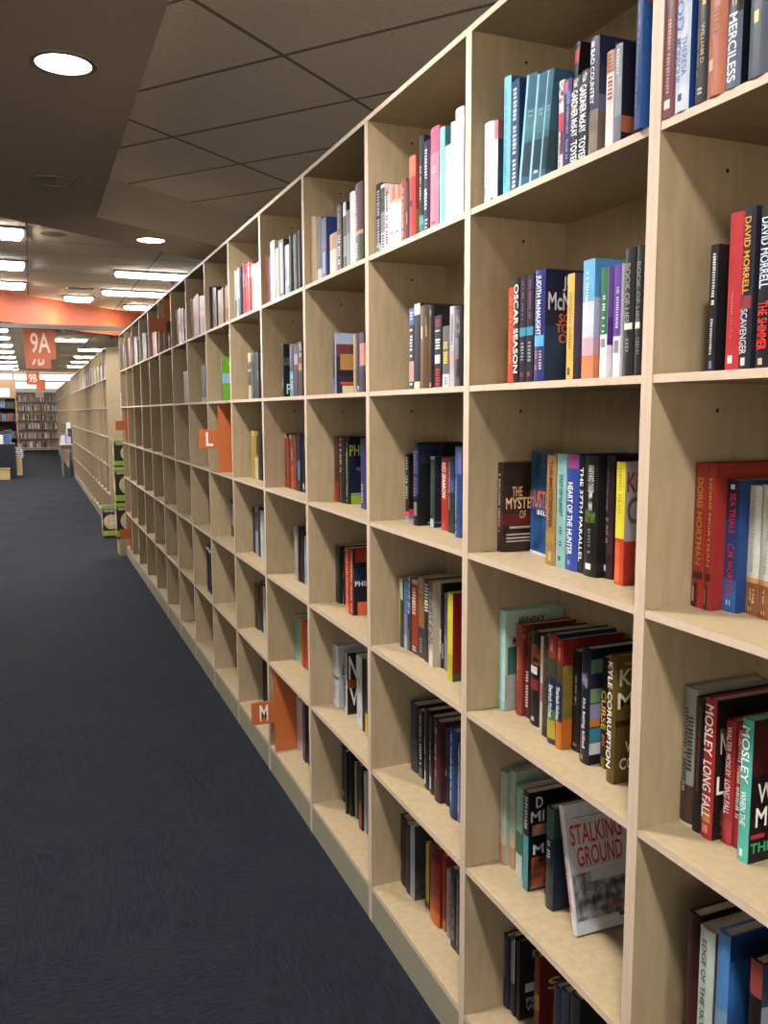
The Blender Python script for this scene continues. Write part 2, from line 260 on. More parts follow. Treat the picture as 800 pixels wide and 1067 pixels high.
(1,2,0.03,0.4506,0.0208,0.11,0.1883,0,0,'c4432e','red orange',{'tk': [[0.2,0.9,0.35,0.65,'d99a4a']],'cp': [[0,0,1,1,'8a2a1e']]}),
(1,2,0.03,0.431,0.0189,0.12,0.2039,0,0,'15151a','black',{'st': [['OSCAR SEASON',0.1,0.94,0.1,0.95,'f0ece4']]}),
(1,2,0.03,0.4047,0.023,0.12,0.2038,0,0,'191b28','dark navy',{'tk': [[0.58,0.95,0.35,0.65,'9a4a78'],[0.2,0.38,0.3,0.75,'a8adb4']],'sp': [[0,0.44,1,0.52,'3a8aa8'],[0.3,0.06,0.6,0.1,'a8465a']]}),
(1,2,0.03,0.3785,0.0241,0.12,0.2035,0,0,'191b28','dark navy',{'tk': [[0.58,0.95,0.35,0.65,'9a4a78'],[0.2,0.38,0.3,0.75,'a8adb4']],'sp': [[0,0.44,1,0.52,'3a8aa8'],[0.3,0.06,0.6,0.1,'a8465a']]}),
(1,2,0.03,0.339,0.0348,0.15,0.2064,0,0,'2a2f72','royal blue',{'hc': 1,'st': [['JUDITH McNAUGHT',0.42,0.95,0.25,0.8,'d6dcea']],'sp': [[0.05,0.32,0.95,0.42,'5ab0dc']],'tk': [[0.1,0.28,0.2,0.45,'c98a5a'],[0.1,0.28,0.6,0.85,'c9b0a0']],'cp': [[0,0,1,1,'14163a'],[0,0,1,0.5,'14203e/1c3a5a@6']],'ct': [['JUDITH',0.25,0.81,0.8,0.94,'b9bcc4'],['McNAUGHT',0.04,0.64,0.98,0.8,'b9bcc4'],['SOMEONE',0.2,0.53,0.85,0.61,'c06a34'],['TO WATCH',0.16,0.44,0.85,0.52,'c06a34'],['OVER ME',0.2,0.35,0.85,0.43,'c06a34']]}),
(1,2,0.03,0.247,0.0206,0.12,0.1854,0,0,'cfae58','yellow',{'tk': [[0.3,0.85,0.3,0.7,'b08a3c']],'sp': [[0.2,0.05,0.6,0.12,'4a4238']],'cp': [[0,0,1,1,'4a3540'],[0.0,0.2,1,0.7,'5a3f48/3a3a58@6']]}),
(1,2,0.03,0.1891,0.0318,0.14,0.2011,0,0,'bfc6de','sunset blue and white',{'sp': [[0,0.65,1,1,'6cb0dc'],[0,0.35,1,0.65,'c9cfe6'],[0,0.0,1,0.2,'d0845a'],[0,0.2,1,0.35,'c9a8b8']],'tk': [[0.6,0.9,0.25,0.5,'e6eef6']],'cp': [[0,0,1,1,'9a9cb8'],[0,0.68,1,1,'3f7fb0'],[0,0.0,1,0.2,'c87a4a'],[0,0.2,1,0.35,'b48a98']]}),
(1,2,0.03,0.152,0.0183,0.13,0.1813,0,0,'e2e0e6','green and white',{'sp': [[0,0.4,1,1,'2f6a4a'],[0.2,0.28,0.8,0.36,'8a8c98']],'tk': [[0.4,0.75,0.3,0.7,'d6e0da']],'cp': [[0,0,1,1,'e2e0e6'],[0,0.3,1,0.55,'4a2478'],[0,0.55,1,1,'6a4a90']]}),
(1,2,0.03,0.1166,0.0187,0.13,0.1812,0,0,'e0deea','purple and white',{'sp': [[0,0.37,1,1,'5f3890'],[0.2,0.22,0.8,0.33,'8a8c98']],'tk': [[0.4,0.8,0.35,0.7,'d3c6e6']],'cp': [[0,0,1,1,'d9d8e0']]}),
(1,2,0.03,0.0838,0.0245,0.14,0.2017,0,0,'1f1d1f','charcoal black',{'hc': 1,'st': [['BOOK OF LIES',0.42,0.88,0.2,0.7,'8c8c8a']],'sp': [[0.1,0.37,0.9,0.42,'e0ddd8']],'tk': [[0.15,0.3,0.3,0.7,'7a7876']]}),
(1,2,0.03,0.0607,0.0197,0.14,0.2006,0,0,'1f1d1f','charcoal black',{'hc': 1,'st': [['BOOK OF LIES',0.42,0.88,0.2,0.7,'7a7a78']],'sp': [[0.0,0.37,0.7,0.42,'e0ddd8']],'tk': [[0.15,0.3,0.3,0.7,'7a7876']]}),
(1,3,0.0724,0.5559,0.0223,0.115,0.1945,0,0,'2a1c16','dark brown',{'tk': [[0.2,0.9,0.2,0.6,'d9cfc6']],'sp': [[0,0.25,1,0.45,'5a2c26']],'cp': [[0,0,1,1,'24170f/3a281e@20'],[0,0.3,1,0.42,'5c2018'],[0.08,0.185,0.9,0.2,'c9bfb4'],[0.08,0.145,0.8,0.16,'c9bfb4'],[0.08,0.11,0.8,0.122,'c9bfb4'],[0.15,0.26,0.6,0.285,'b9a58a']],'ct': [['THE',0.19,0.62,0.42,0.73,'c0a078'],['MYSTERY',0.06,0.48,0.85,0.61,'d0b48a'],['OF',0.36,0.37,0.5,0.46,'b0906a']]}),
(1,3,0.1337,0.5413,0.014,0.0993,0.2186,0,-1.696,'1c4a86','blue',{'cp': [[0,0,1,1,'1d5288'],[0.15,0.75,0.95,0.98,'14294a/2f6a9a@14'],[0.15,0.05,0.6,0.38,'0f2444/1d5288@12'],[0,0,1,0.025,'d9d9d6'],[0.0,0.38,1,0.44,'1a3a68']],'ct': [['HUSTLE',0.0,0.46,1.0,0.63,'d0642c'],['BELL',0.35,0.395,0.9,0.44,'e0dedc']],'sp': []}),
(1,3,0.0829,0.3712,0.0315,0.12,0.2181,0,0,'9a7848','gold',{'hc': 0,'st': [['THE MILLIONAIRES',0.35,0.95,0.3,0.7,'5a3c1c']],'sp': [[0.3,0.04,0.65,0.12,'c9a868'],[0,0.2,1,0.3,'a8843c']]}),
(1,3,0.0848,0.3389,0.031,0.12,0.2222,0,0,'86b8b4','pale teal',{'hc': 0,'st': [['EAST OF SUNSET',0.45,0.82,0.3,0.7,'35605c']],'tk': [[0.17,0.36,0.35,0.65,'35605c']],'sp': [[0.3,0.06,0.55,0.1,'2c4a4a']]}),
(1,3,0.0866,0.3003,0.038,0.14,0.2232,0,0,'2f469a','blue',{'hc': 1,'st': [['HEART OF THE HUNTER',0.14,0.76,0.25,0.68,'e6e8f0']],'sp': [[0,0.88,1,1,'9a4a8a'],[0.3,0.05,0.5,0.09,'8aa0c8']]}),
(1,3,0.0866,0.2825,0.0147,0.14,0.2222,0,0,'16151a','black',{'hc': 0,'st': [['THE 37TH PARALLEL',0.1,0.9,0.15,0.85,'e0dedc']]}),
(1,3,0.084,0.2382,0.0394,0.149,0.2233,0,0,'17181a','black and green',{'hc': 1,'st': [['HARVARD YARD',0.7,0.92,0.4,0.85,'a8aca4']],'sp': [[0.1,0.45,0.9,0.55,'5a7a2c/17181a@40'],[0.45,0.5,0.7,0.72,'d0d2cc/17181a@50'],[0.3,0.06,0.7,0.11,'e6e4e0']],'tk': [[0.15,0.4,0.4,0.65,'7a7e78']]}),
(1,3,0.1002,0.2117,0.0259,0.1328,0.2242,0,0,'2a1a22','dark plum',{'hc': 1,'tk': [[0.55,0.95,0.25,0.5,'7c6a70'],[0.3,0.5,0.3,0.6,'8a787c']],'sp': [[0.05,0.06,0.4,0.11,'dcd6d6'],[0.4,0.2,1,0.4,'3c2430']]}),
(1,3,0.0841,0.161,0.0241,0.13,0.2165,0,0,'c2452c','yellow and red',{'hc': 0,'sp': [[0,0.38,1,1,'d8cc34'],[0.1,0.02,0.6,0.35,'d8663a']],'tk': [[0.55,0.95,0.25,0.6,'a8a030']],'cp': [[0,0,1,1,'a83426'],[0,0.36,1,1,'b4b0b8'],[0.2,0.5,0.6,0.72,'b4b0b8']],'ct': [['Ki',0.02,0.76,0.2,0.92,'7a2a34'],['O',0.03,0.5,0.3,0.72,'5a585e']]}),
(1,4,0.08,0.5502,0.028,0.15,0.2255,0,0,'a6cfc8','mint green',{'hc': 1,'tk': [[0.1,0.92,0.1,0.4,'e6f0ee']],'cp': [[0,0,1,1,'a4b8a4'],[0.04,0.36,0.22,0.64,'35605c'],[0,0.0,0.24,0.36,'9a9a94'],[0.24,0.0,0.4,0.8,'6aa04a']],'ct': [['JENNY',0.2,0.86,0.68,0.93,'2a2c28'],['M',0.12,0.66,0.24,0.74,'8a2c2a']],'sp': [[0,0,1,0.1,'8cc0b6']]}),
(1,4,0.097,0.5074,0.024,0.136,0.2021,0,0,'8a3c28','rust red',{'hc': 1,'tk': [[0.3,0.75,0.35,0.6,'c08a6a']],'cp': [[0,0,1,1,'7a2e20'],[0.0,0.86,1,0.9,'a86a3c']]}),
(1,4,0.1042,0.4878,0.0189,0.1288,0.1871,0,0,'4a1c1e','dark red',{'hc': 0,'tk': [[0.12,0.55,0.25,0.8,'dcd0cc']],'cp': [[0,0,1,1,'5a2a20']]}),
(1,4,0.0956,0.4341,0.036,0.1374,0.204,0,0,'1a1416','black and orange',{'hc': 1,'sp': [[0,0.65,1,0.86,'b4552c/2a1614@25'],[0.0,0.55,0.8,0.63,'d9dade'],[0.1,0.38,0.9,0.5,'7a2c30'],[0.3,0.05,0.6,0.09,'c9c5c0']]}),
(1,4,0.0956,0.4195,0.014,0.13,0.1974,0,0,'cfc6c2','white',{'hc': 0,'sp': [[0,0.3,1,0.5,'a86a6a']],'cp': [[0,0,1,1,'3a3630/5a5448@60']]}),
(1,4,0.0789,0.3803,0.0177,0.14,0.2122,0,0,'2c2620','dark brown',{'hc': 0,'sp': [[0,0.1,1,0.9,'2c2620/55503e@80']]}),
(1,4,0.0718,0.3398,0.0288,0.14,0.2249,0,0,'1f2a44','red and navy',{'hc': 1,'sp': [[0,0.78,1,1,'8a2c26'],[0,0.6,1,0.78,'3a3a2a'],[0,0.05,1,0.22,'a89a34'],[0,0.22,1,0.32,'4a6a4a']],'tk': [[0.8,0.97,0.4,0.7,'c9a84a']],'st': [['Sherlock Holmes',0.24,0.54,0.35,0.8,'d6dce0']]}),
(1,4,0.0707,0.3161,0.0207,0.14,0.2213,0,0,'1f2a44','red,yellow and orange',{'hc': 1,'sp': [[0,0.78,1,1,'8a241e'],[0,0.6,1,0.78,'4a3a2a'],[0,0,1,0.25,'c06a20']],'tk': [[0.8,0.97,0.4,0.7,'c9a84a']],'st': [['Sherlock Holmes',0.26,0.56,0.2,0.8,'d6dce0']],'cp': [[0,0,1,1,'7e1f1c'],[0,0.27,0.5,0.76,'8a7a2e/5a4a24@5'],[0,0,0.5,0.27,'b4641c']]}),
(1,4,0.0925,0.2896,0.0244,0.13,0.2012,0,0,'17161a','black',{'hc': 0,'tk': [[0.45,0.75,0.35,0.6,'8a8a8c']],'sp': [[0.2,0.05,0.7,0.08,'6a6a6c']]}),
(1,4,0.0751,0.2332,0.0286,0.15,0.2236,0,0,'1a1c2c','navy black',{'hc': 1,'st': [['like being killed',0.14,0.57,0.35,0.75,'e0e0e0']],'sp': [[0.15,0.66,0.8,0.8,'8a8aa0/1a1c2c@40'],[0.2,0.03,0.5,0.07,'a86a3a']],'cp': [[0,0,1,1,'171626'],[0.0,0.79,0.42,0.91,'5f7f66'],[0,0.67,0.42,0.78,'2a2244'],[0,0.54,0.42,0.66,'6a9070'],[0,0.4,0.2,0.53,'8a8ab0'],[0,0.33,0.15,0.4,'c07a3c'],[0,0.19,0.42,0.32,'3a7f98'],[0,0.09,0.42,0.19,'c4cccc']]}),
(1,4,0.0936,0.2068,0.0163,0.13,0.2123,0,0,'1c1614','black and gold',{'hc': 0,'st': [['CURSE',0.35,0.7,0.1,0.9,'c0a038']],'tk': [[0.15,0.3,0.2,0.8,'b4643c']],'sp': [[0.1,0.0,0.8,0.1,'6a6a20']]}),
(1,4,0.0665,0.1473,0.0215,0.155,0.2334,0,0,'5c4c24','olive gold',{'hc': 1,'st': [['KYLE CORRUPTION',0.12,0.95,0.1,0.7,'e4dfd0']],'cp': [[0,0,1,1,'54431f'],[0,0.5,1,1,'6e5826/4c3a18@5'],[0.0,0.45,1,0.5,'2c2412'],[0.1,0.93,0.5,0.95,'a8895a']],'ct': [['KYLE',0.04,0.77,0.62,0.9,'d3cdbc'],['MILLS',0.02,0.59,0.8,0.72,'d3cdbc'],['W',0.14,0.24,0.3,0.33,'d3cdbc'],['CORRUPTION',0.07,0.11,0.95,0.2,'d3cdbc']]}),
(1,5,0.0883,0.552,0.0262,0.14,0.2199,0,0,'9aa89a','pale grey green',{'hc': 1,'sp': [[0,0,1,0.22,'b48468'],[0,0.22,1,0.35,'b8a894']],'tk': [[0.3,0.9,0.3,0.6,'c9d2c9']]}),
(1,5,0.0985,0.5286,0.0228,0.1345,0.2292,0,0,'9aa89a','pale grey green',{'hc': 1,'sp': [[0,0,1,0.22,'b48468'],[0,0.22,1,0.35,'b8a894']],'tk': [[0.3,0.9,0.3,0.6,'c9d2c9']]}),
(1,5,0.0939,0.4892,0.0268,0.13,0.2066,0,0,'8cb4a4','mint',{'hc': 0,'sp': [[0,0.25,1,0.5,'3f6a52'],[0,0,1,0.25,'b9c9c4']]}),
(1,5,0.0781,0.44,0.0203,0.14,0.2219,0,0,'22262c','black and teal',{'hc': 0,'sp': [[0,0,1,0.56,'4a8f9a']],'tk': [[0.6,0.95,0.2,0.8,'cfd3d6']],'cp': [[0,0,1,1,'111013'],[0.06,0.56,0.4,0.67,'b48a6a/6a4a38@20'],[0.06,0.05,0.5,0.34,'a8502a/1a1412@12'],[0.05,0.02,0.55,0.05,'8a5a48']],'ct': [['D',0.12,0.84,0.24,0.95,'c9c4bc'],['MI',0.03,0.7,0.27,0.81,'c9c4bc'],['M',0.08,0.37,0.27,0.47,'b9c4c4']]}),
(1,5,0.0869,0.3582,0.0268,0.14,0.2208,0,0,'26343a','dark slate',{'hc': 1,'sp': [[0,0.7,1,1,'3c5a56'],[0,0.42,1,0.7,'1a2030'],[0,0,1,0.35,'3a3c3e']],'tk': [[0.5,0.7,0.3,0.7,'d0d3d4']],'cp': [[0,0,1,1,'182238'],[0,0.72,1,1,'2a443e']]}),
(1,5,0.0813,0.2627,0.0158,0.1517,0.2493,0.237,0,'cfd2d4','white',{'hc': 1,'st': [['STALKING GROUND',0.18,0.55,0.2,0.75,'b03038']],'tk': [[0.6,0.92,0.3,0.6,'8a8c90']],'cp': [[0,0,1,1,'c2c6c9'],[0.02,0.03,1,0.46,'9a9ea4/3e4248@28'],[0.3,0.38,1,0.48,'b4b9be'],[0.02,0.02,1,0.1,'bfc4c9'],[0.58,0.16,0.92,0.185,'a83a40'],[0.68,0.07,0.86,0.1,'3a3c40'],[0.1,0.885,0.9,0.895,'8a8d92'],[0.15,0.5,0.85,0.507,'8a8d92']],'ct': [['STALKING',0.05,0.68,0.86,0.84,'a8262c'],['GROUND',0.12,0.51,0.84,0.66,'a8262c']]}),
(1,6,0.1037,0.5559,0.0223,0.1293,0.1786,0,0,'20203a','dark navy',{'hc': 1,'tk': [[0.4,0.9,0.3,0.6,'8a8a98']]}),
(1,6,0.1074,0.5413,0.014,0.1256,0.1847,0,0,'2c3c68','blue',{'hc': 0,'sp': [[0.5,0.4,0.8,0.95,'a8b0bc']]}),
(1,6,0.1046,0.5278,0.0129,0.1284,0.199,0,0,'17171b','black',{'hc': 0,'sp': [[0.4,0.4,0.8,0.95,'c9c6c0']]}),
(1,6,0.1074,0.5131,0.0141,0.1256,0.1932,0,0,'141316','black',{'hc': 1,'cp': [[0,0,1,1,'141316'],[0.25,0.76,0.5,0.86,'7a7a7a'],[0.3,0.5,0.5,0.58,'7a7a7a'],[0.12,0.34,0.5,0.45,'a4a6a6']],'ct': [['PEN',0.14,0.2,0.5,0.27,'8a8a8c'],['WHI',0.14,0.1,0.5,0.18,'8a8a8c']]}),
(1,6,0.1256,0.4596,0.0199,0.1074,0.1848,0,0,'6a2426','red',{'hc': 1,'sp': [[0,0.3,1,0.5,'a07030']],'cp': [[0,0,1,1,'5c1a1e'],[0.3,0.0,0.5,0.35,'7a2a24']],'ct': [['S',0.2,0.55,0.5,0.7,'c9a888']]}),
(1,6,0.07,0.2973,0.0244,0.14,0.2315,0,0,'3c4858','blue grey',{'hc': 1}),
(1,6,0.07,0.2701,0.0251,0.14,0.2416,0,0,'46505c','grey',{'hc': 1}),
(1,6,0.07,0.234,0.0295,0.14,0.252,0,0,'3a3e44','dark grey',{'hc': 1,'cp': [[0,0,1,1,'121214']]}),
(2,1,0.02,0.5391,0.0329,0.11,0.1834,0,0,'26262c','black and white',{'tk': [[0.1,0.9,0.2,0.8,'b9b9c0']],'sp': [[0,0.0,1,0.15,'c9c9d0/26262c@60']]}),
(2,1,0.02,0.5111,0.0267,0.11,0.1743,0,0,'c6c9d2','white and grey',{'sp': [[0,0.6,1,0.95,'26262c/55555c@40'],[0,0.3,1,0.6,'8a8c98']],'tk': [[0.05,0.3,0.3,0.8,'26262c']]}),
(2,1,0.02,0.4798,0.0293,0.11,0.1657,0,0,'d8c9cf','pink and white',{'tk': [[0.1,0.9,0.2,0.7,'4a3c48']],'sp': [[0,0.85,1,1,'b48a90']]}),
(2,1,0.0209,0.4414,0.0366,0.1035,0.1546,0,0,'dcdfe8','white and peach',{'sp': [[0,0.74,1,1,'c09484'],[0.4,0.78,1,1,'a8745c']],'tk': [[0.22,0.27,0.1,0.6,'3a3c44']]}),
(2,1,0.0201,0.404,0.0366,0.1035,0.1483,0,0,'dcdfe8','white and peach',{'sp': [[0,0.74,1,1,'c09484'],[0.4,0.78,1,1,'a8745c']],'tk': [[0.22,0.27,0.1,0.6,'3a3c44']],'shade': 0.83}),
(2,1,0.02,0.3739,0.0274,0.11,0.1543,0,0,'8a3a3c','brick red',{'tk': [[0.1,0.9,0.2,0.5,'d0b8b4']]}),
(2,1,0.02,0.3553,0.0163,0.11,0.1441,0,0,'2c1a1e','dark brown',{'sp': [[0,0.3,0.4,0.5,'a89a94']]}),
(2,1,0.02,0.3166,0.0364,0.13,0.1944,0,0,'a83c42','red',{'hc': 1,'sp': [[0,0.75,1,1,'b8705c'],[0.2,0.4,0.7,0.47,'3c1a28']],'cp': [[0,0,1,1,'a0503c'],[0,0,1,0.35,'b08a5c/6a7a4a@12']]}),
(2,1,0.02,0.2695,0.0249,0.14,0.2259,0,0,'1f2c34','teal black',{'hc': 1,'tk': [[0.35,0.7,0.2,0.6,'b4c9cc']],'sp': [[0,0,1,0.2,'5a9aa0/2a3a3c@30']]}),
(2,1,0.02,0.2357,0.0327,0.14,0.2067,0,0,'2a2244','dark purple',{'hc': 1,'st': [],'tk': [[0.5,0.94,0.35,0.7,'dcdce4'],[0.22,0.48,0.2,0.7,'e6e6ec'],[0.02,0.15,0.3,0.8,'a8b4b0']]}),
(2,1,0.02,0.1889,0.0442,0.14,0.2245,0,0,'d25a78','hot pink',{'hc': 1,'sp': [[0,0,1,0.75,'d87a8e']],'tk': [[0.5,0.62,0.2,0.8,'e8a8b4'],[0.02,0.08,0.2,0.8,'8a3a48']]}),
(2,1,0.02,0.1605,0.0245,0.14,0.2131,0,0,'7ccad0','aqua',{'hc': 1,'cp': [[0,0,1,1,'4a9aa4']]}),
(2,1,0.02,0.1328,0.0253,0.12,0.1677,0,0,'e6e6ea','white',{'tk': [[0.1,0.3,0.3,0.7,'9a9aa4'],[0.8,0.95,0.6,0.9,'6a6a70']]}),
(2,1,0.02,0.1104,0.02,0.14,0.2092,0,0,'ececee','white',{'hc': 1,'tk': [[0.55,0.62,0.3,0.7,'4a4a50']]}),
(2,1,0.02,0.0702,0.0384,0.15,0.2283,0,0,'f0f0f0','tall white',{'hc': 1,'tk': [[0.5,0.53,0.2,0.5,'8a8a90']]}),
(2,2,0.03,0.3476,0.0283,0.13,0.2,0,0,'24283c','blue,black and pink',{'sp': [[0,0.8,1,1,'4a5a9a'],[0,0.1,1,0.35,'c09a94']],'tk': [[0.4,0.75,0.1,0.7,'d8d8de'],[0.84,0.96,0.2,0.8,'c6cede'],[0.02,0.08,0.1,0.7,'d8d8de']]}),
(2,2,0.03,0.3115,0.0344,0.13,0.2081,0,0,'1c1e2a','navy black with a white top',{'sp': [[0,0.87,1,1,'cfd2c6'],[0,0,1,0.09,'cfc9b8']]}),
(2,2,0.03,0.2597,0.0496,0.14,0.1993,0,0,'5a4022','brown',{'hc': 1,'sp': [[0.2,0.6,0.4,0.75,'c0b8ac'],[0.7,0.62,0.85,0.85,'a08c5c'],[0,0.75,1,1,'4a3620']]}),
(2,2,0.03,0.2331,0.025,0.14,0.1951,0,0,'18151a','black',{'hc': 1,'sp': [[0.2,0.88,0.6,0.94,'8a8a90'],[0.3,0.02,0.6,0.07,'c9c9c9']]}),
(2,2,0.03,0.1918,0.0397,0.14,0.1677,0,0,'17161c','black,white and red',{'st': [],'tk': [[0.5,0.8,0.15,0.8,'dcdce0'],[0.03,0.27,0.2,0.8,'b83038']],'sp': [[0.1,0.34,0.8,0.46,'d0d0d4'],[0.2,0.84,0.8,0.95,'7a2a3c'],[0,0,1,0.02,'b83038']]}),
(2,2,0.03,0.152,0.0347,0.12,0.14,0,0,'54565c','grey with yellow lettering',{'sp': [[0,0,1,0.22,'c4c6ca']],'tk': [[0.36,0.74,0.15,0.8,'d8c23c'],[0.02,0.2,0.3,0.7,'7a7c80']]}),
(2,2,0.03,0.1279,0.0222,0.13,0.1809,0,0,'b4aeb8','silver lilac',{'tk': [[0.5,0.9,0.3,0.7,'4a4c58']],'sp': [[0,0.25,1,0.45,'c09aa0']]}),
(2,2,0.03,0.0881,0.0374,0.14,0.1756,0,0,'26242a','dark grey',{'hc': 1,'sp': [[0.1,0.35,0.7,0.62,'6a6a6c'],[0.3,0.64,0.8,0.96,'3a3a3c/7a7a7c@40'],[0.1,0,0.8,0.12,'5a4c50']]}),
(2,3,0.1079,0.5531,0.0251,0.12,0.1863,0,0,'1c1a1c','black',{'tk': [[0.3,0.95,0.2,0.7,'b4d0b8']],'sp': [[0,0.04,1,0.13,'d0445c'],[0,0,1,0.05,'6aaac4']],'cp': [[0,0,1,1,'141216'],[0.1,0.5,0.9,0.98,'7a1c30/3a1420@10'],[0,0.06,1,0.17,'c83a54'],[0,0.03,1,0.07,'5a6ab8'],[0,0,1,0.03,'7ac0d0']]}),
(2,3,0.0859,0.4411,0.0324,0.14,0.2216,0,0,'20264a','navy and black',{'hc': 1,'sp': [[0,0,1,0.4,'15151c'],[0.3,0.12,0.8,0.28,'8a8a8c']],'tk': [[0.35,0.9,0.1,0.9,'5a6494']],'cp': [[0,0,1,1,'0f1016'],[0.02,0.75,0.5,0.98,'26304e/1a2036@8'],[0.2,0.02,0.6,0.04,'9a9a9c']]}),
(2,3,0.1085,0.3899,0.0253,0.12,0.1869,0,0,'34403c','grey green',{'sp': [[0,0,0.8,0.12,'bcd0cc'],[0,0.96,1,1,'a8bcbc']],'tk': [[0.2,0.9,0.3,0.6,'6a7a74']],'cp': [[0,0,1,1,'1f1c38'],[0,0.7,1,1,'22303e'],[0,0.06,1,0.08,'6a6a78']]}),
(2,3,0.1086,0.3114,0.0382,0.1244,0.1873,0,0,'9c3026','red',{'st': [['RED SPARROW',0.44,0.93,0.15,0.7,'ece6e0']],'sp': [[0.1,0.0,0.6,0.1,'b4503c']]}),
(2,3,0.1041,0.2668,0.0336,0.1289,0.1882,0,0,'26302a','dark green and navy',{'sp': [[0,0.55,1,1,'282c50'],[0.4,0.55,1,0.72,'4a5484']],'tk': [[0.3,0.95,0.05,0.3,'9aa09c']]}),
(2,3,0.0863,0.1953,0.033,0.14,0.2197,0,0,'2f4a86','blue',{'hc': 1,'tk': [[0.1,0.65,0.15,0.45,'a8bcd6'],[0.02,0.06,0.2,0.5,'d6dce0']],'sp': [[0.0,0.7,0.4,1,'3a6a94'],[0.6,0.7,1,1,'6a6aac']]}),
(2,4,0.0766,0.5252,0.0252,0.12,0.195,0,0,'3c3e3c','yellow green and grey',{'sp': [[0,0.3,0.35,1,'b4b850'],[0.35,0.7,1,1,'b0bcb8'],[0,0,0.35,0.3,'8a9a90']]}),
(2,4,0.0799,0.5027,0.0219,0.12,0.1945,0,0,'4a7ab4','blue and lavender',{'sp': [[0,0.2,1,0.5,'8a84b0'],[0,0,1,0.2,'b0b4bc']]}),
(2,4,0.0814,0.4813,0.0208,0.12,0.208,0,0,'34343a','black and white',{'sp': [[0,0.5,0.8,1,'b4b8bc/34343a@50'],[0,0.0,0.6,0.3,'5a6a58']]}),
(2,4,0.0837,0.4397,0.0409,0.13,0.2059,0,0,'a03224','red orange',{'tk': [[0.52,0.92,0.1,0.7,'e6ddd6'],[0.03,0.1,0.1,0.8,'c9c3bc']],'sp': [[0,0,1,0.12,'4a2c24'],[0,0.94,1,1,'c9a8a0']]}),
(2,4,0.0838,0.4004,0.0364,0.13,0.2183,0,0,'8c6438','tan and dark grey',{'sp': [[0,0,1,0.38,'3c3634'],[0,0.8,1,1,'a88c7c']],'tk': [[0.05,0.25,0.2,0.7,'7a7c8c']]}),
(2,4,0.0795,0.3642,0.0251,0.13,0.2166,0,0,'2c2a28','dark with white lettering',{'tk': [[0.6,0.97,0.05,0.95,'e0ddd6']]}),
(2,4,0.0714,0.3216,0.0244,0.13,0.2252,0,0,'b4ab98','tan and white',{'sp': [[0,0.25,1,0.6,'3a3430/b8b0a0@60'],[0,0.6,1,1,'4a443c/8a8478@50'],[0.3,0,1,0.2,'d4d0c8']]}),
(2,4,0.0938,0.3031,0.0179,0.1392,0.2206,0,0,'141417','black',{'hc': 1,'st': [['MISCHIEF',0.18,0.46,0.05,0.55,'e4e4e2']],'tk': [[0.66,0.95,0.2,0.6,'6a6a6a']],'sp': [[0.75,0.12,0.95,0.3,'a8a8b0']]}),
(2,4,0.0913,0.2776,0.0165,0.12,0.2023,0,0,'8c8298','lilac',{'tk': [[0.45,0.95,0.2,0.8,'3c344c']]}),
(2,4,0.065,0.1961,0.0273,0.13,0.2208,0,0,'d0c432','yellow and red',{'sp': [[0,0.0,1,0.3,'b0a830']],'cp': [[0,0,1,1,'8c1c1c'],[0,0,1,0.09,'4a6430']],'ct': [['N',0.3,0.42,0.6,0.5,'d6b4a8']]}),
(2,5,0.1106,0.4993,0.0468,0.1224,0.1994,0,0,'1f2038','dark navy',{'hc': 1,'sp': [[0,0,1,0.25,'3a2a28'],[0.5,0.0,1,0.5,'3a3444']]}),
(2,5,0.1081,0.4616,0.0258,0.1249,0.1964,0,0,'17181c','black',{'tk': [[0.55,0.95,0.3,0.7,'aeb4b8'],[0.2,0.5,0.3,0.8,'d0d4d6']],'sp': [[0,0,1,0.15,'5a645e']]}),
(2,5,0.0948,0.3864,0.0334,0.1364,0.2243,0,0,'131317','black',{'hc': 1,'tk': [[0.68,0.95,0.1,0.3,'9aa0a4'],[0.42,0.66,0.1,0.4,'d0d4d6']],'sp': [[0.15,0.06,0.5,0.22,'cdd0d8'],[0.1,0.22,0.4,0.38,'6a6e70'],[0,0,1,0.05,'4a3424']]}),
(2,5,0.0942,0.3522,0.0334,0.1364,0.2171,0,0,'131317','black',{'hc': 1,'st': [],'tk': [[0.68,0.95,0.1,0.3,'9aa0a4'],[0.42,0.66,0.1,0.4,'d0d4d6']],'sp': [[0.15,0.06,0.5,0.22,'cdd0d8'],[0.1,0.22,0.4,0.38,'6a6e70'],[0,0,1,0.05,'4a3424']],'shade': 0.73}),
(2,5,0.0878,0.3041,0.0372,0.14,0.2209,0,0,'4c1f26','maroon and brown',{'hc': 1,'sp': [[0,0,1,0.25,'3a2620'],[0,0.8,1,1,'2a1a1a'],[0.1,0.84,0.6,0.9,'a89a94']],'tk': [[0.5,0.7,0.1,0.5,'c9a8a4'],[0.3,0.42,0.2,0.5,'c98a90']]}),
(2,5,0.1014,0.2806,0.0229,0.1316,0.2091,0,0,'2a3a5c','navy blue',{'hc': 1,'sp': [[0.0,0.38,0.5,0.46,'b4b860'],[0,0,1,0.38,'1c2038'],[0.2,0.03,0.5,0.08,'8a8a94']]}),
(2,5,0.0838,0.2049,0.0376,0.14,0.2305,0,0,'26487c','blue',{'hc': 1,'tk': [[0.15,0.95,0.1,0.45,'c9d6e0']],'sp': [[0,0,1,0.12,'1f3050']]}),
(2,5,0.0858,0.191,0.0134,0.13,0.2067,0,0,'6a6aa4','lilac blue',{'tk': [[0.1,0.95,0.2,0.8,'d6d6e8']]}),
(2,6,0.0922,0.5206,0.0575,0.13,0.2086,0,0,'141113','black',{'hc': 1,'sp': [[0,0.65,1,0.95,'3a1a16'],[0.0,0.25,0.25,0.35,'8a8478']]}),
(2,6,0.0844,0.4969,0.0232,0.13,0.213,0,0,'1e1c22','black and pink',{'tk': [[0.2,0.55,0.1,0.5,'8a5868'],[0.6,0.9,0.1,0.4,'8a8a90']]}),
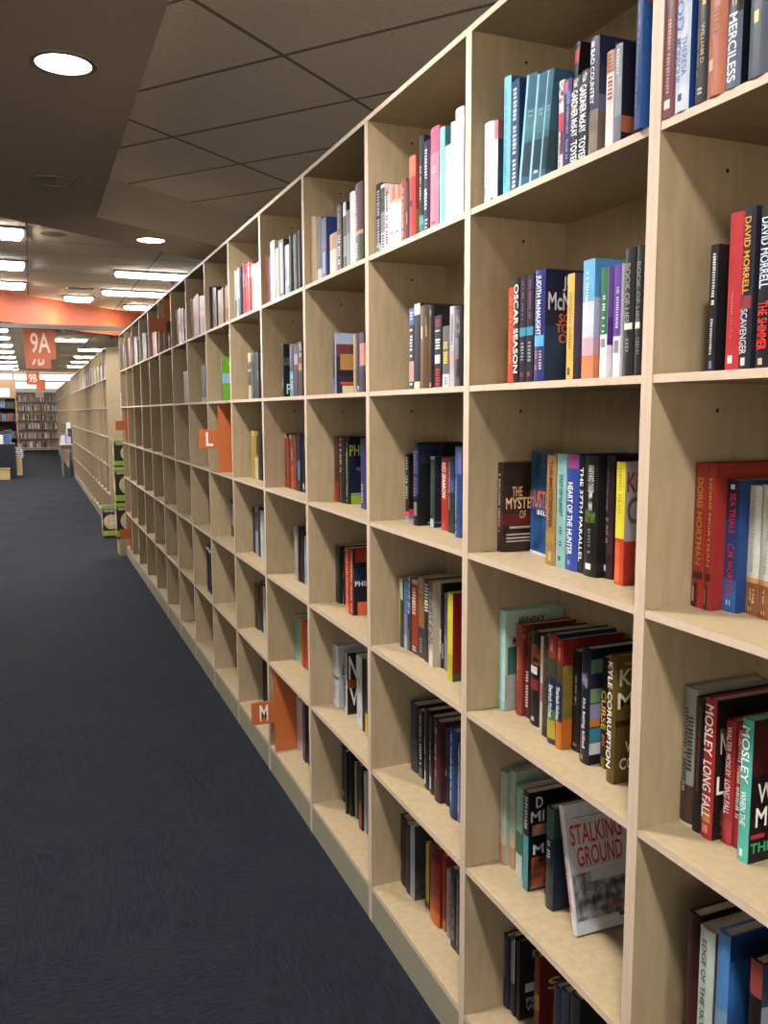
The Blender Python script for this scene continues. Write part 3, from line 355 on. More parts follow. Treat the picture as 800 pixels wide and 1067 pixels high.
(2,6,0.0861,0.4646,0.0317,0.13,0.2221,0,0,'8c9298','grey and pale blue',{'sp': [[0,0.3,1,0.9,'93a6b8'],[0,0,1,0.1,'a09a8e']],'cp': [[0,0,1,1,'2c2c2e'],[0,0,1,0.4,'4a4848/2a2a2c@20'],[0,0.5,1,0.9,'3a3a3c/26262a@20']]}),
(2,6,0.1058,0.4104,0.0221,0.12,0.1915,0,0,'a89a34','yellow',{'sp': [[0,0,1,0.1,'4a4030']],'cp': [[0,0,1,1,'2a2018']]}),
(2,6,0.0939,0.3187,0.0602,0.1391,0.2256,0,0,'8c2c1c','red and orange',{'hc': 1,'sp': [[0,0,1,0.18,'c0642c'],[0,0.18,1,0.35,'a84420'],[0,0.8,1,1,'54181c']]}),
(2,6,0.1013,0.2989,0.0192,0.13,0.214,0,0,'9c3424','red and orange',{'sp': [[0,0.0,1,0.15,'c09044'],[0,0.5,1,1,'8c2420']],'tk': [[0.1,0.9,0.3,0.6,'c07050']]}),
(2,6,0.0993,0.2663,0.0227,0.13,0.1885,0,0,'9a8a94','pink lilac',{'tk': [[0.1,0.9,0.5,0.9,'6a5a64']]}),
(2,6,0.0888,0.2182,0.0253,0.13,0.2197,0,0,'1c1b1e','black and grey',{'sp': [[0.2,0.1,0.7,0.5,'8a8a8c/2a2a2c@40']],'tk': [[0.5,0.9,0.1,0.5,'7a7a80']]}),
(2,6,0.0895,0.1925,0.0242,0.13,0.2243,0,0,'3c3a40','dark grey',{'tk': [[0.1,0.9,0.3,0.7,'8a8a94']]}),
(3,1,0.02,0.5432,0.035,0.11,0.217,0,0,'b8a080','cream',{'tk': [[0.03,0.08,0.3,0.6,'4a4038']]}),
(3,1,0.02,0.5286,0.014,0.11,0.2145,0,0,'b8a080','cream',{'tk': [[0.03,0.08,0.3,0.6,'4a4038']]}),
(3,1,0.02,0.5156,0.0124,0.11,0.2086,0,0,'c2ac8a','cream',{'tk': [[0.03,0.08,0.3,0.6,'4a4038']]}),
(3,1,0.02,0.4569,0.0456,0.11,0.1981,0,0,'3a3a5c','navy and lilac',{'sp': [[0.5,0,1,1,'202848'],[0,0,1,0.2,'a8a4b4']]}),
(3,1,0.02,0.4108,0.0442,0.11,0.1893,0,0,'26386a','blue',{'sp': [[0.2,0.1,0.7,0.45,'8a94b4'],[0,0.5,1,0.6,'5a3a6a']]}),
(3,1,0.06,0.3962,0.014,0.15,0.2302,0,0,'2a3c46','dark teal',{'hc': 1,'cp': [[0,0,1,1,'24343e'],[0.0,0.5,1,0.95,'2e4450/1c2630@10']]}),
(3,1,0.02,0.3192,0.0579,0.11,0.125,0,0,'c9c3b8','tan and white',{'sp': [[0,0.62,1,1,'a8744c']]}),
(3,1,0.02,0.2678,0.0408,0.13,0.1966,0,0,'1c1714','black with cream lettering',{'tk': [[0.1,0.55,0.2,0.7,'d0c0a4'],[0.65,0.95,0.3,0.6,'8a7c68']]}),
(3,1,0.02,0.2282,0.0277,0.12,0.1934,0,0,'202428','black and white',{'sp': [[0,0.8,1,1,'c9ccce'],[0.3,0.2,1,0.5,'7a8c90']]}),
(3,1,0.02,0.1986,0.0279,0.12,0.1655,0,0,'8a8c8c','grey',{'sp': [[0,0.6,1,1,'5a5c5c']]}),
(3,1,0.02,0.1538,0.0415,0.13,0.2071,0,0,'d4d6da','white',{'hc': 1}),
(3,1,0.02,0.0894,0.0582,0.14,0.2194,0,0,'4a2a3c','maroon and green',{'hc': 1,'sp': [[0,0,1,0.36,'3c4a38'],[0,0.36,1,0.41,'c89078']],'tk': [[0.42,0.95,0.05,0.3,'c9c3cc'],[0.05,0.3,0.1,0.4,'b4b8b4']]}),
(3,2,0.03,0.3718,0.0233,0.11,0.1751,0,0,'3c2c34','dark multicoloured',{'sp': [[0,0,1,0.3,'5a6488'],[0,0.6,1,0.9,'2a3048']]}),
(3,2,0.03,0.3571,0.0129,0.13,0.1886,0,0,'8a94b4','collage covered',{'cp': [[0,0,1,1,'2a2438'],[0,0.82,0.5,1,'9aa4bc'],[0.5,0.8,1,1,'b02a3c'],[0.0,0.62,0.4,0.82,'6a3438'],[0.1,0.4,0.45,0.66,'a87c44'],[0.45,0.4,0.9,0.78,'4c2438'],[0.65,0.72,1,0.8,'7aa0b0'],[0.45,0.22,0.8,0.38,'6a94c4'],[0.05,0.3,0.4,0.38,'1a1c20'],[0.1,0.16,0.5,0.2,'c04a4c'],[0.5,0.14,1,0.2,'d0884a'],[0.15,0.0,1,0.14,'cfc6a0'],[0.45,0.02,0.75,0.12,'8a7c2c']]}),
(3,2,0.03,0.1867,0.0163,0.11,0.1715,0,0,'a88c50','gold',{}),
(3,2,0.03,0.1555,0.0296,0.12,0.1717,0,0,'2c2038','dark purple',{'sp': [[0,0,1,0.12,'b4b0bc/3a3448@60']],'tk': [[0.2,0.9,0.3,0.6,'6a5a6c']]}),
(3,2,0.03,0.1141,0.0382,0.12,0.1709,0,0,'3a2440','purple and pink',{'sp': [[0.1,0.45,1,0.82,'d08078'],[0.2,0.12,0.8,0.42,'2a2444']],'cp': [[0,0.45,1,0.82,'d8887c']]}),
(3,3,0.0923,0.5233,0.0428,0.12,0.2191,0,0,'4c1a18','dark red',{'sp': [[0,0,1,0.3,'9a3024']]}),
(3,3,0.0947,0.4628,0.0599,0.1383,0.2207,0,0,'14141a','black with white lettering',{'hc': 1,'st': [],'tk': [[0.4,0.97,0.25,0.55,'dcdcdc'],[0.03,0.36,0.25,0.5,'b06a4a']]}),
(3,3,0.0988,0.4385,0.0237,0.1342,0.2213,0,0,'121620','black and lime green',{'hc': 1,'tk': [[0.02,0.9,0.2,0.7,'a0bc7c']],'cp': [[0,0,1,1,'10142c'],[0.05,0.0,0.75,0.13,'8ca02c'],[0.05,0.14,0.75,0.16,'9a9aa4'],[0.2,0.5,0.35,0.55,'4a5a9a'],[0.5,0.42,0.65,0.5,'b4bcd0']],'ct': [['PHILIP',0.02,0.72,0.62,0.88,'9ab03a']]}),
(3,3,0.0939,0.2745,0.0422,0.13,0.2214,0,0,'343466','indigo',{'tk': [[0.05,0.35,0.1,0.5,'a8acc0']]}),
(3,4,0.0966,0.5344,0.0437,0.13,0.2008,0,0,'181a1c','black',{'tk': [[0.3,0.95,0.2,0.6,'5a6a66']]}),
(3,4,0.108,0.5186,0.0152,0.125,0.1885,0,0,'1e1a1c','black with white letters',{'sp': [[0,0,0.4,0.18,'a8c4bc'],[0.2,0.6,0.9,0.9,'4a2420']],'tk': [[0.5,0.62,0.3,0.8,'c9c9c6'],[0.2,0.3,0.3,0.8,'a8a8a6']]}),
(3,4,0.0762,0.3833,0.0391,0.13,0.2164,0,0,'b03820','red orange',{'tk': [[0.1,0.95,0.35,0.7,'e0a88c']],'sp': [[0,0,1,0.12,'d87c4c']]}),
(3,4,0.0802,0.3543,0.0254,0.14,0.2173,0,0,'8c2c1c','red,black and orange',{'hc': 1,'tk': [[0.05,0.95,0.3,0.8,'d8c0a8']],'cp': [[0,0,1,1,'0f1426'],[0.05,0.8,0.4,1,'a83420'],[0,0.45,1,0.72,'15304c'],[0.1,0.0,0.45,0.2,'d0643a']],'ct': [['PHILIP',0.04,0.44,0.5,0.52,'d8dade']]}),
(3,5,0.0828,0.5178,0.0603,0.14,0.221,0,0,'d0cfd2','white',{'hc': 1,'tk': [[0.1,0.9,0.35,0.6,'8a8488']],'sp': [[0,0.45,1,0.5,'5a5a60']],'cp': [[0,0,1,1,'b4b6bc'],[0.1,0.52,0.9,0.7,'3c2026/8a8c94@12'],[0,0.0,1,0.5,'a8b0b8/8a94a0@10']]}),
(3,5,0.0884,0.4446,0.029,0.14,0.215,0,0,'b9bab8','black,white and orange',{'hc': 1,'tk': [[0.1,0.95,0.2,0.8,'2a2a2c']],'cp': [[0,0,1,1,'141416'],[0.0,0.42,0.3,0.56,'8a4a20'],[0.0,0.0,0.5,0.06,'1e1418']],'ct': [['N',0.04,0.57,0.27,0.95,'d6d8d8'],['V',0.06,0.14,0.28,0.43,'d6d8d8']]}),
(3,5,0.093,0.3175,0.0465,0.13,0.2356,0,0,'c9cfd6','white',{'tk': [[0.1,0.2,0.3,0.6,'6a6c70']]}),
(3,5,0.0849,0.2754,0.0182,0.13,0.2417,0,0,'1a1c1a','black',{}),
(3,5,0.0798,0.2333,0.0211,0.13,0.2445,0,0,'2c2820','dark and yellow',{'sp': [[0,0,1,0.3,'c9a844']]}),
(3,6,0.1128,0.543,0.0346,0.1192,0.2109,0,0,'20244a','navy and green',{'hc': 1,'sp': [[0,0,1,0.5,'1f3020'],[0.4,0.1,0.8,0.2,'8a948a']]}),
(3,6,0.1128,0.5076,0.0346,0.1192,0.1974,0,0,'20244a','navy and green',{'tk': [[0.2,0.85,0.3,0.6,'8a8478']],'shade': 0.87}),
(3,6,0.1082,0.4721,0.0346,0.1192,0.2094,0,0,'20244a','navy and green',{'hc': 1,'sp': [[0,0,1,0.5,'1f3020'],[0.4,0.1,0.8,0.2,'8a948a']],'shade': 0.82}),
(3,6,0.0868,0.4572,0.014,0.13,0.2246,0,0,'221c22','dark grey',{}),
(3,6,0.0973,0.4336,0.023,0.1357,0.2345,0,0,'141214','black',{'hc': 1}),
(3,6,0.1083,0.419,0.014,0.12,0.1964,0,0,'94a07c','pale green',{}),
(3,6,0.1107,0.4053,0.013,0.12,0.2024,0,0,'16141a','black',{}),
(3,6,0.0929,0.3255,0.0271,0.13,0.2236,0,0,'1e1418','dark red',{'sp': [[0,0,1,0.45,'8a2c38']]}),
(3,6,0.1006,0.3011,0.0237,0.12,0.2067,0,0,'b4bcc0','white',{'tk': [[0.4,0.7,0.2,0.6,'8a9498']]}),
(4,1,0.02,0.5265,0.0517,0.11,0.1876,0,0,'7a4438','brown red',{}),
(4,1,0.02,0.5107,0.0152,0.11,0.1829,0,0,'8c98b0','blue grey',{'sp': [[0.5,0,1,1,'5a7090']]}),
(4,1,0.0217,0.4758,0.0323,0.1235,0.2276,0,0,'c9cccc','white',{'hc': 1}),
(4,1,0.0203,0.4426,0.0323,0.1235,0.2275,0,0,'c9cccc','white',{'hc': 1,'shade': 1.06}),
(4,1,0.02,0.3879,0.0462,0.12,0.1915,0,0,'8c8a88','grey',{}),
(4,1,0.02,0.3221,0.0618,0.13,0.211,0,0,'3c3c40','grey and black',{'sp': [[0.3,0.1,0.8,0.95,'8c8c90']]}),
(4,1,0.02,0.2513,0.0528,0.12,0.1799,0,0,'7486a8','blue and white',{'sp': [[0.5,0.2,1,1,'c0c6ce'],[0,0.3,0.5,0.6,'34508c']]}),
(4,1,0.0215,0.2124,0.0335,0.1335,0.2057,0,0,'141416','black',{'hc': 1,'sp': [[0.5,0.15,0.7,0.32,'6a6a5c']]}),
(4,1,0.0235,0.1781,0.0335,0.1335,0.2009,0,0,'141416','black',{'tk': [[0.2,0.85,0.3,0.6,'8a8478']],'shade': 0.72}),
(4,1,0.0218,0.1438,0.0335,0.1335,0.1958,0,0,'141416','black',{'hc': 1,'sp': [[0.5,0.15,0.7,0.32,'6a6a5c']],'shade': 1.07}),
(4,1,0.0227,0.1095,0.0335,0.1335,0.2006,0,0,'141416','black',{'hc': 1,'sp': [[0.5,0.15,0.7,0.32,'6a6a5c']],'shade': 1.06}),
(4,2,0.03,0.3804,0.0268,0.13,0.1986,0,0,'16161a','black',{'tk': [[0.1,0.4,0.2,0.7,'b4b4b4']],'cp': [[0,0,1,1,'121420'],[0.0,0.6,0.5,0.75,'7a7480/2a2430@10'],[0,0.05,0.5,0.5,'141c30']],'ct': [['P',0.08,0.06,0.22,0.25,'c4cdd0']]}),
(4,2,0.03,0.2521,0.0451,0.12,0.1907,0,0,'20283a','teal and navy',{'sp': [[0,0,1,0.48,'4a8c9a']],'tk': [[0.5,0.95,0.2,0.5,'9aa4ac'],[0.12,0.45,0.4,0.8,'d0dcdc']]}),
(4,2,0.03,0.1962,0.0522,0.12,0.188,0,0,'38243c','purple',{'sp': [[0.2,0.6,1,0.8,'9a8ca0']]}),
(4,2,0.03,0.1398,0.0516,0.12,0.1898,0,0,'2c2224','dark with an orange patch',{'sp': [[0.1,0.48,0.9,0.6,'b4703c']],'tk': [[0.65,0.95,0.4,0.8,'c9c4c0']]}),
(4,3,0.0842,0.5466,0.0311,0.1335,0.216,0,0,'84342c','brick red',{'hc': 1,'sp': [[0,0.92,1,1,'b4a080'],[0,0.24,1,0.28,'5a201c']]}),
(4,3,0.0835,0.5147,0.0311,0.1335,0.2041,0,0,'84342c','brick red',{'tk': [[0.2,0.85,0.3,0.6,'8a8478']],'shade': 0.79}),
(4,3,0.0875,0.4828,0.0311,0.1335,0.2144,0,0,'84342c','brick red',{'hc': 1,'sp': [[0,0.92,1,1,'b4a080'],[0,0.24,1,0.28,'5a201c']],'shade': 0.87}),
(4,3,0.084,0.4563,0.0256,0.12,0.213,0,0,'6a2620','maroon and orange',{'sp': [[0,0,1,0.45,'c8502c']],'tk': [[0.5,0.8,0.1,0.7,'e0d6cc']]}),
(4,3,0.0826,0.4121,0.0369,0.12,0.216,0,0,'6c4034','brown',{}),
(4,3,0.0773,0.3365,0.0445,0.13,0.2197,0,0,'1f1c34','navy',{'sp': [[0.0,0.42,0.9,0.54,'3a6a9a'],[0.3,0.2,0.8,0.42,'6a84ac']]}),
(4,3,0.0824,0.3047,0.0312,0.12,0.2186,0,0,'221e2c','black',{'sp': [[0.4,0.06,0.9,0.15,'c9c9c9']]}),
(4,4,0.0759,0.4086,0.0306,0.12,0.2135,0,0,'b0a89c','white and black',{'tk': [[0.1,0.9,0.2,0.7,'2c2420']]}),
(4,4,0.083,0.3696,0.0379,0.1235,0.2173,0,0,'241a1e','dark brown',{'hc': 1,'tk': [[0.75,0.95,0.3,0.6,'8a7c78'],[0.1,0.5,0.3,0.5,'5a5054']]}),
(4,4,0.0861,0.3309,0.0379,0.1235,0.2115,0,0,'241a1e','dark brown',{'hc': 1,'tk': [[0.75,0.95,0.3,0.6,'8a7c78'],[0.1,0.5,0.3,0.5,'5a5054']],'shade': 1.11}),
(4,4,0.0851,0.3035,0.0265,0.12,0.1874,0,0,'7ea0b4','light blue',{}),
(4,5,0.1136,0.5367,0.041,0.1134,0.1909,0,0,'7cab9a','mint',{'sp': [[0,0,1,0.2,'8ab4bc']]}),
(4,5,0.1181,0.4948,0.041,0.1134,0.1795,0,0,'7cab9a','mint',{'sp': [[0,0,1,0.2,'8ab4bc']],'shade': 1.17}),
(4,5,0.1102,0.4729,0.021,0.12,0.1937,0,0,'c0a048','yellow',{}),
(4,5,0.1105,0.4309,0.0333,0.1135,0.1996,0,0,'c8502c','orange red',{'sp': [[0.2,0.3,0.7,0.9,'d86a34'],[0,0,1,0.4,'b83c30']]}),
(4,5,0.1129,0.3968,0.0333,0.1135,0.1903,0,0,'c8502c','orange red',{'sp': [[0.2,0.3,0.7,0.9,'d86a34'],[0,0,1,0.4,'b83c30']],'shade': 1.04}),
(4,6,0.0955,0.4688,0.0387,0.1135,0.2261,0,0,'c4b4bc','white and lilac',{}),
(4,6,0.0982,0.4293,0.0387,0.1135,0.2165,0,0,'c4b4bc','white and lilac',{'shade': 1.08}),
(4,6,0.0844,0.3503,0.0391,0.12,0.237,0,0,'3a343c','dark patterned',{'sp': [[0,0.2,1,0.8,'3a343c/7a7480@60']]}),
(4,6,0.0905,0.3276,0.022,0.12,0.2397,0,0,'1c1830','navy',{'sp': [[0,0,1,0.1,'4a3c8c']]}),
(5,1,0.0241,0.5405,0.0372,0.1135,0.2181,0,0,'c4ccd0','white and black',{'sp': [[0.4,0,1,0.4,'1c1c20']]}),
(5,1,0.0246,0.5025,0.0372,0.1135,0.2091,0,0,'c4ccd0','white and black',{'tk': [[0.2,0.85,0.3,0.6,'8a8478']],'shade': 0.98}),
(5,1,0.0209,0.4644,0.0372,0.1135,0.216,0,0,'c4ccd0','white and black',{'sp': [[0.4,0,1,0.4,'1c1c20']],'shade': 1.1}),
(5,1,0.02,0.4169,0.0466,0.13,0.2154,0,0,'3a5068','blue grey',{'hc': 1,'sp': [[0,0.1,0.35,0.9,'8aa4ac'],[0.6,0.0,1,0.8,'202434']]}),
(5,1,0.0201,0.3449,0.0421,0.1235,0.2212,0,0,'b02c3c','red',{'hc': 1,'sp': [[0.0,0.55,0.6,0.8,'d8b4b8']]}),
(5,1,0.022,0.302,0.0421,0.1235,0.2121,0,0,'b02c3c','red',{'hc': 1,'sp': [[0.0,0.55,0.6,0.8,'d8b4b8']],'shade': 0.93}),
(5,1,0.0201,0.2642,0.0335,0.1135,0.2121,0,0,'a82c34','red and white',{'sp': [[0.2,0.7,1,0.9,'d6c9c8']]}),
(5,1,0.0237,0.2299,0.0335,0.1135,0.2071,0,0,'a82c34','red and white',{'sp': [[0.2,0.7,1,0.9,'d6c9c8']],'shade': 0.78}),
(5,1,0.0221,0.1869,0.0355,0.1135,0.193,0,0,'ccc8cc','white',{}),
(5,1,0.0212,0.1507,0.0355,0.1135,0.185,0,0,'ccc8cc','white',{'shade': 1.02}),
(5,1,0.02,0.0899,0.054,0.12,0.1861,0,0,'c4b0b4','pink white',{}),
(5,2,0.03,0.314,0.0603,0.12,0.1986,0,0,'b4a894','cream and black',{'sp': [[0,0.3,1,0.6,'2c2420'],[0,0.65,1,0.8,'4a443c']]}),
(5,2,0.0306,0.2688,0.0377,0.1135,0.1993,0,0,'1c1a24','black',{'tk': [[0.1,0.5,0.3,0.6,'5a6488']]}),
(5,2,0.0315,0.2304,0.0377,0.1135,0.1965,0,0,'1c1a24','black',{'tk': [[0.1,0.5,0.3,0.6,'5a6488']],'shade': 1.13}),
(5,2,0.0305,0.186,0.0385,0.1135,0.1939,0,0,'20222c','black and blue',{'sp': [[0.4,0.4,0.8,0.6,'6a84a8']]}),
(5,2,0.0351,0.1467,0.0385,0.1135,0.1886,0,0,'20222c','black and blue',{'sp': [[0.4,0.4,0.8,0.6,'6a84a8']],'shade': 0.91}),
(5,3,0.0761,0.4972,0.0343,0.1135,0.2195,0,0,'b89c3c','yellow',{'sp': [[0.0,0.9,1,1,'c9bc88']]}),
(5,3,0.0757,0.4621,0.0343,0.1135,0.217,0,0,'b89c3c','yellow',{'sp': [[0.0,0.9,1,1,'c9bc88']],'shade': 0.77}),
(5,3,0.0738,0.4004,0.0607,0.12,0.2194,0,0,'a8903c','yellow and white',{'sp': [[0,0,1,0.45,'c9c0a4'],[0.5,0.5,1,0.9,'3c3824']]}),
(5,3,0.0755,0.3412,0.0586,0.12,0.2227,0,0,'17161a','black',{}),
(5,4,0.0848,0.5292,0.049,0.12,0.2183,0,0,'17181c','black',{}),
(5,4,0.0812,0.4623,0.0531,0.12,0.2232,0,0,'8c9cac','blue grey',{'sp': [[0,0.5,1,0.9,'3c4450']]}),
(5,4,0.0769,0.4076,0.0339,0.12,0.229,0,0,'1c2028','black',{}),
(5,4,0.0787,0.3517,0.0553,0.12,0.2175,0,0,'c4c4c8','white',{}),
(5,5,0.0867,0.5172,0.061,0.12,0.2201,0,0,'5c4a38','tan and black',{'sp': [[0,0,1,0.6,'2c2424']]}),
(5,5,0.098,0.4565,0.0601,0.13,0.2332,0,0,'221a1e','dark red and black',{'hc': 1,'sp': [[0,0.45,1,0.65,'6a2c2c']]}),
(5,5,0.0855,0.3795,0.0333,0.11,0.2328,0,0,'c0bcb8','white',{}),
(5,6,0.1183,0.5342,0.0435,0.1127,0.2168,0,0,'1e181a','dark brown',{'hc': 1}),
(5,6,0.1182,0.4898,0.0435,0.1127,0.2017,0,0,'1e181a','dark brown',{'hc': 1,'shade': 0.74}),
(5,6,0.1222,0.4749,0.014,0.1108,0.2235,0,0,'241c1a','black',{'hc': 1}),
(6,1,0.0227,0.548,0.0297,0.1135,0.223,0,0,'1c1a1c','black',{}),
(6,1,0.0259,0.5175,0.0297,0.1135,0.213,0,0,'1c1a1c','black',{'tk': [[0.2,0.85,0.3,0.6,'8a8478']],'shade': 0.87}),
(6,1,0.0259,0.487,0.0297,0.1135,0.218,0,0,'1c1a1c','black',{'shade': 0.81}),
(6,1,0.0233,0.4552,0.0301,0.1135,0.2053,0,0,'24201e','black',{}),
(6,1,0.0238,0.4243,0.0301,0.1135,0.2046,0,0,'24201e','black',{'tk': [[0.2,0.85,0.3,0.6,'8a8478']],'shade': 1.18}),
(6,1,0.0202,0.3934,0.0301,0.1135,0.1975,0,0,'24201e','black',{'shade': 0.88}),
(6,1,0.025,0.3406,0.0401,0.1135,0.1806,0,0,'6a4430','brown and orange',{'sp': [[0.3,0,0.8,0.6,'8c6448']]}),
(6,1,0.0246,0.2997,0.0401,0.1135,0.1756,0,0,'6a4430','brown and orange',{'tk': [[0.2,0.85,0.3,0.6,'8a8478']],'shade': 0.83}),
(6,1,0.0234,0.2588,0.0401,0.1135,0.178,0,0,'6a4430','brown and orange',{'sp': [[0.3,0,0.8,0.6,'8c6448']],'shade': 1.13}),
(6,1,0.0217,0.2178,0.0335,0.1235,0.1792,0,0,'7c5034','tan and orange',{'hc': 1,'sp': [[0.3,0.4,0.8,1,'a4947c']]}),
(6,1,0.0247,0.1835,0.0335,0.1235,0.1724,0,0,'7c5034','tan and orange',{'tk': [[0.2,0.85,0.3,0.6,'8a8478']],'shade': 1.1}),
(6,1,0.0257,0.1492,0.0335,0.1235,0.1771,0,0,'7c5034','tan and orange',{'hc': 1,'sp': [[0.3,0.4,0.8,1,'a4947c']],'shade': 0.94}),
(6,1,0.0245,0.1149,0.0335,0.1235,0.173,0,0,'7c5034','tan and orange',{'hc': 1,'sp': [[0.3,0.4,0.8,1,'a4947c']],'shade': 0.77}),
(6,2,0.03,0.3379,0.0326,0.13,0.2179,0,0,'3c5a24','bright green',{'cp': [[0,0,1,1,'6aa02c'],[0,0.4,1,0.62,'8cb8d0'],[0.3,0.36,0.6,0.5,'3c9a8c'],[0.25,0.78,0.55,0.9,'b4d0a0']]}),
(6,4,0.1051,0.543,0.0346,0.1135,0.1977,0,0,'3c3a3c','black and white',{'sp': [[0.3,0.3,0.9,0.9,'b4b4b4']]}),
(6,4,0.1054,0.5076,0.0346,0.1135,0.1944,0,0,'3c3a3c','black and white',{'sp': [[0.3,0.3,0.9,0.9,'b4b4b4']],'shade': 0.94}),
(6,5,0.121,0.5424,0.0353,0.1074,0.2514,0,0,'a44430','orange red',{}),
(6,5,0.1244,0.5063,0.0353,0.1074,0.2417,0,0,'a44430','orange red',{'shade': 1.05}),
(7,1,0.0223,0.5051,0.0726,0.1235,0.2311,0,0,'8c6c50','tan',{'hc': 1,'sp': [[0.3,0.1,0.7,0.9,'a48c74']]}),
(7,1,0.0241,0.4317,0.0726,0.1235,0.222,0,0,'8c6c50','tan',{'tk': [[0.2,0.85,0.3,0.6,'8a8478']],'shade': 0.99}),
(7,1,0.022,0.3583,0.0726,0.1235,0.2252,0,0,'8c6c50','tan',{'hc': 1,'sp': [[0.3,0.1,0.7,0.9,'a48c74']],'shade': 0.98}),
(7,1,0.02,0.294,0.0634,0.12,0.2305,0,0,'84482c','orange brown',{}),
(7,1,0.0217,0.2082,0.0766,0.1135,0.21,0,0,'2a1f1a','black and tan',{'sp': [[0,0.45,1,0.6,'7c5c40']]}),
(7,1,0.0205,0.1309,0.0766,0.1135,0.2016,0,0,'2a1f1a','black and tan',{'sp': [[0,0.45,1,0.6,'7c5c40']],'shade': 0.96}),
(7,2,0.0345,0.2892,0.0667,0.1135,0.2013,0,0,'28242a','dark grey',{'sp': [[0.3,0,0.8,0.12,'c9c9c9']]}),
(7,2,0.0345,0.2218,0.0667,0.1135,0.1994,0,0,'28242a','dark grey',{'sp': [[0.3,0,0.8,0.12,'c9c9c9']],'shade': 0.79}),
(7,3,0.1166,0.51,0.0677,0.1117,0.2192,0,0,'2a2434','black and pink',{'sp': [[0,0,1,0.15,'3a3a5c'],[0.2,0.2,0.8,0.4,'b4a4b4']]}),
(7,3,0.1206,0.4416,0.0677,0.1117,0.2121,0,0,'2a2434','black and pink',{'sp': [[0,0,1,0.15,'3a3a5c'],[0.2,0.2,0.8,0.4,'b4a4b4']],'shade': 1.02}),
(7,4,0.0985,0.5246,0.053,0.1135,0.217,0,0,'17161a','black',{}),
(7,4,0.1001,0.4708,0.053,0.1135,0.2054,0,0,'17161a','black',{'shade': 0.74}),
(7,5,0.0379,0.2979,0.0719,0.1235,0.2708,0,0,'14141a','black with a white band',{'hc': 1,'sp': [[0,0.9,1,0.97,'b9b9bc'],[0.3,0.3,0.6,0.5,'4a4a5c']]}),
(7,5,0.0374,0.2252,0.0719,0.1235,0.2628,0,0,'14141a','black with a white band',{'hc': 1,'sp': [[0,0.9,1,0.97,'b9b9bc'],[0.3,0.3,0.6,0.5,'4a4a5c']],'shade': 0.79}),
(8,1,0.0243,0.496,0.0817,0.1135,0.2284,0,0,'8c6c4c','tan brown',{}),
(8,1,0.0253,0.4135,0.0817,0.1135,0.215,0,0,'8c6c4c','tan brown',{}),
(8,1,0.02,0.3131,0.0995,0.12,0.2221,0,0,'3c2c24','dark brown',{}),
(8,1,0.0202,0.2165,0.0852,0.1135,0.2074,0,0,'241a16','black and tan',{'sp': [[0,0.4,1,0.55,'7c5c3c']]}),
(8,1,0.0243,0.1306,0.0852,0.1135,0.198,0,0,'241a16','black and tan',{'sp': [[0,0.4,1,0.55,'7c5c3c']],'shade': 1.01}),
(8,2,0.0313,0.2892,0.0596,0.1035,0.1928,0,0,'9c948c','white',{}),
(8,2,0.0329,0.2288,0.0596,0.1035,0.1925,0,0,'9c948c','white',{'shade': 1.16}),
(8,3,0.1308,0.5124,0.0653,0.0963,0.2209,0,0,'5a6478','blue and brown',{'sp': [[0,0,1,0.3,'7c4a3c'],[0.3,0.6,1,0.8,'a8b0b8']]}),
(8,3,0.1319,0.4464,0.0653,0.0963,0.2181,0,0,'5a6478','blue and brown',{'tk': [[0.2,0.85,0.3,0.6,'8a8478']],'shade': 1.09}),
(8,3,0.1353,0.3803,0.0653,0.0963,0.2167,0,0,'5a6478','blue and brown',{'sp': [[0,0,1,0.3,'7c4a3c'],[0.3,0.6,1,0.8,'a8b0b8']],'shade': 0.85}),
(8,4,0.1362,0.5096,0.0681,0.0915,0.2142,0,0,'7c4a34','reddish brown',{}),
(8,4,0.1383,0.4408,0.0681,0.0915,0.2061,0,0,'7c4a34','reddish brown',{'shade': 0.92}),
(9,1,0.0237,0.5103,0.0674,0.1135,0.2211,0,0,'1c1814','black',{}),
(9,1,0.0238,0.442,0.0674,0.1135,0.2151,0,0,'1c1814','black',{'tk': [[0.2,0.85,0.3,0.6,'8a8478']],'shade': 0.94}),
(9,1,0.0207,0.3738,0.0674,0.1135,0.2162,0,0,'1c1814','black',{'shade': 0.85}),
(9,1,0.02,0.3589,0.014,0.12,0.1975,0,0,'6a625c','grey',{}),
(9,1,0.0232,0.2908,0.067,0.1135,0.1949,0,0,'2c201c','dark brown',{}),
(9,1,0.0219,0.223,0.067,0.1135,0.1889,0,0,'2c201c','dark brown',{'shade': 1.15}),
(10,1,0.024,0.5039,0.0738,0.1135,0.1848,0,0,'b47878','pink',{}),
(10,1,0.0215,0.4293,0.0738,0.1135,0.1729,0,0,'b47878','pink',{'tk': [[0.2,0.85,0.3,0.6,'8a8478']],'shade': 1.13}),
(10,1,0.021,0.3547,0.0738,0.1135,0.1775,0,0,'b47878','pink',{'shade': 0.93}),
(10,1,0.0212,0.2801,0.0738,0.1135,0.1826,0,0,'b47878','pink',{'shade': 1.07}),
(10,1,0.02,0.265,0.0142,0.12,0.1591,0,0,'94403c','red',{'sp': [[0.4,0,1,1,'b46a64']]}),
(11,1,0.0229,0.5023,0.0754,0.1135,0.2293,0,0,'b4b8b8','white',{}),
(11,1,0.0205,0.4261,0.0754,0.1135,0.2251,0,0,'b4b8b8','white',{'tk': [[0.2,0.85,0.3,0.6,'8a8478']],'shade': 1.02}),
(11,1,0.0236,0.3499,0.0754,0.1135,0.2147,0,0,'b4b8b8','white',{'shade': 0.86}),
(11,1,0.02,0.2952,0.0537,0.12,0.1951,0,0,'4a5258','grey',{}),
(12,1,0.0204,0.5146,0.063,0.1135,0.2466,0,0,'c4c8cc','white',{}),
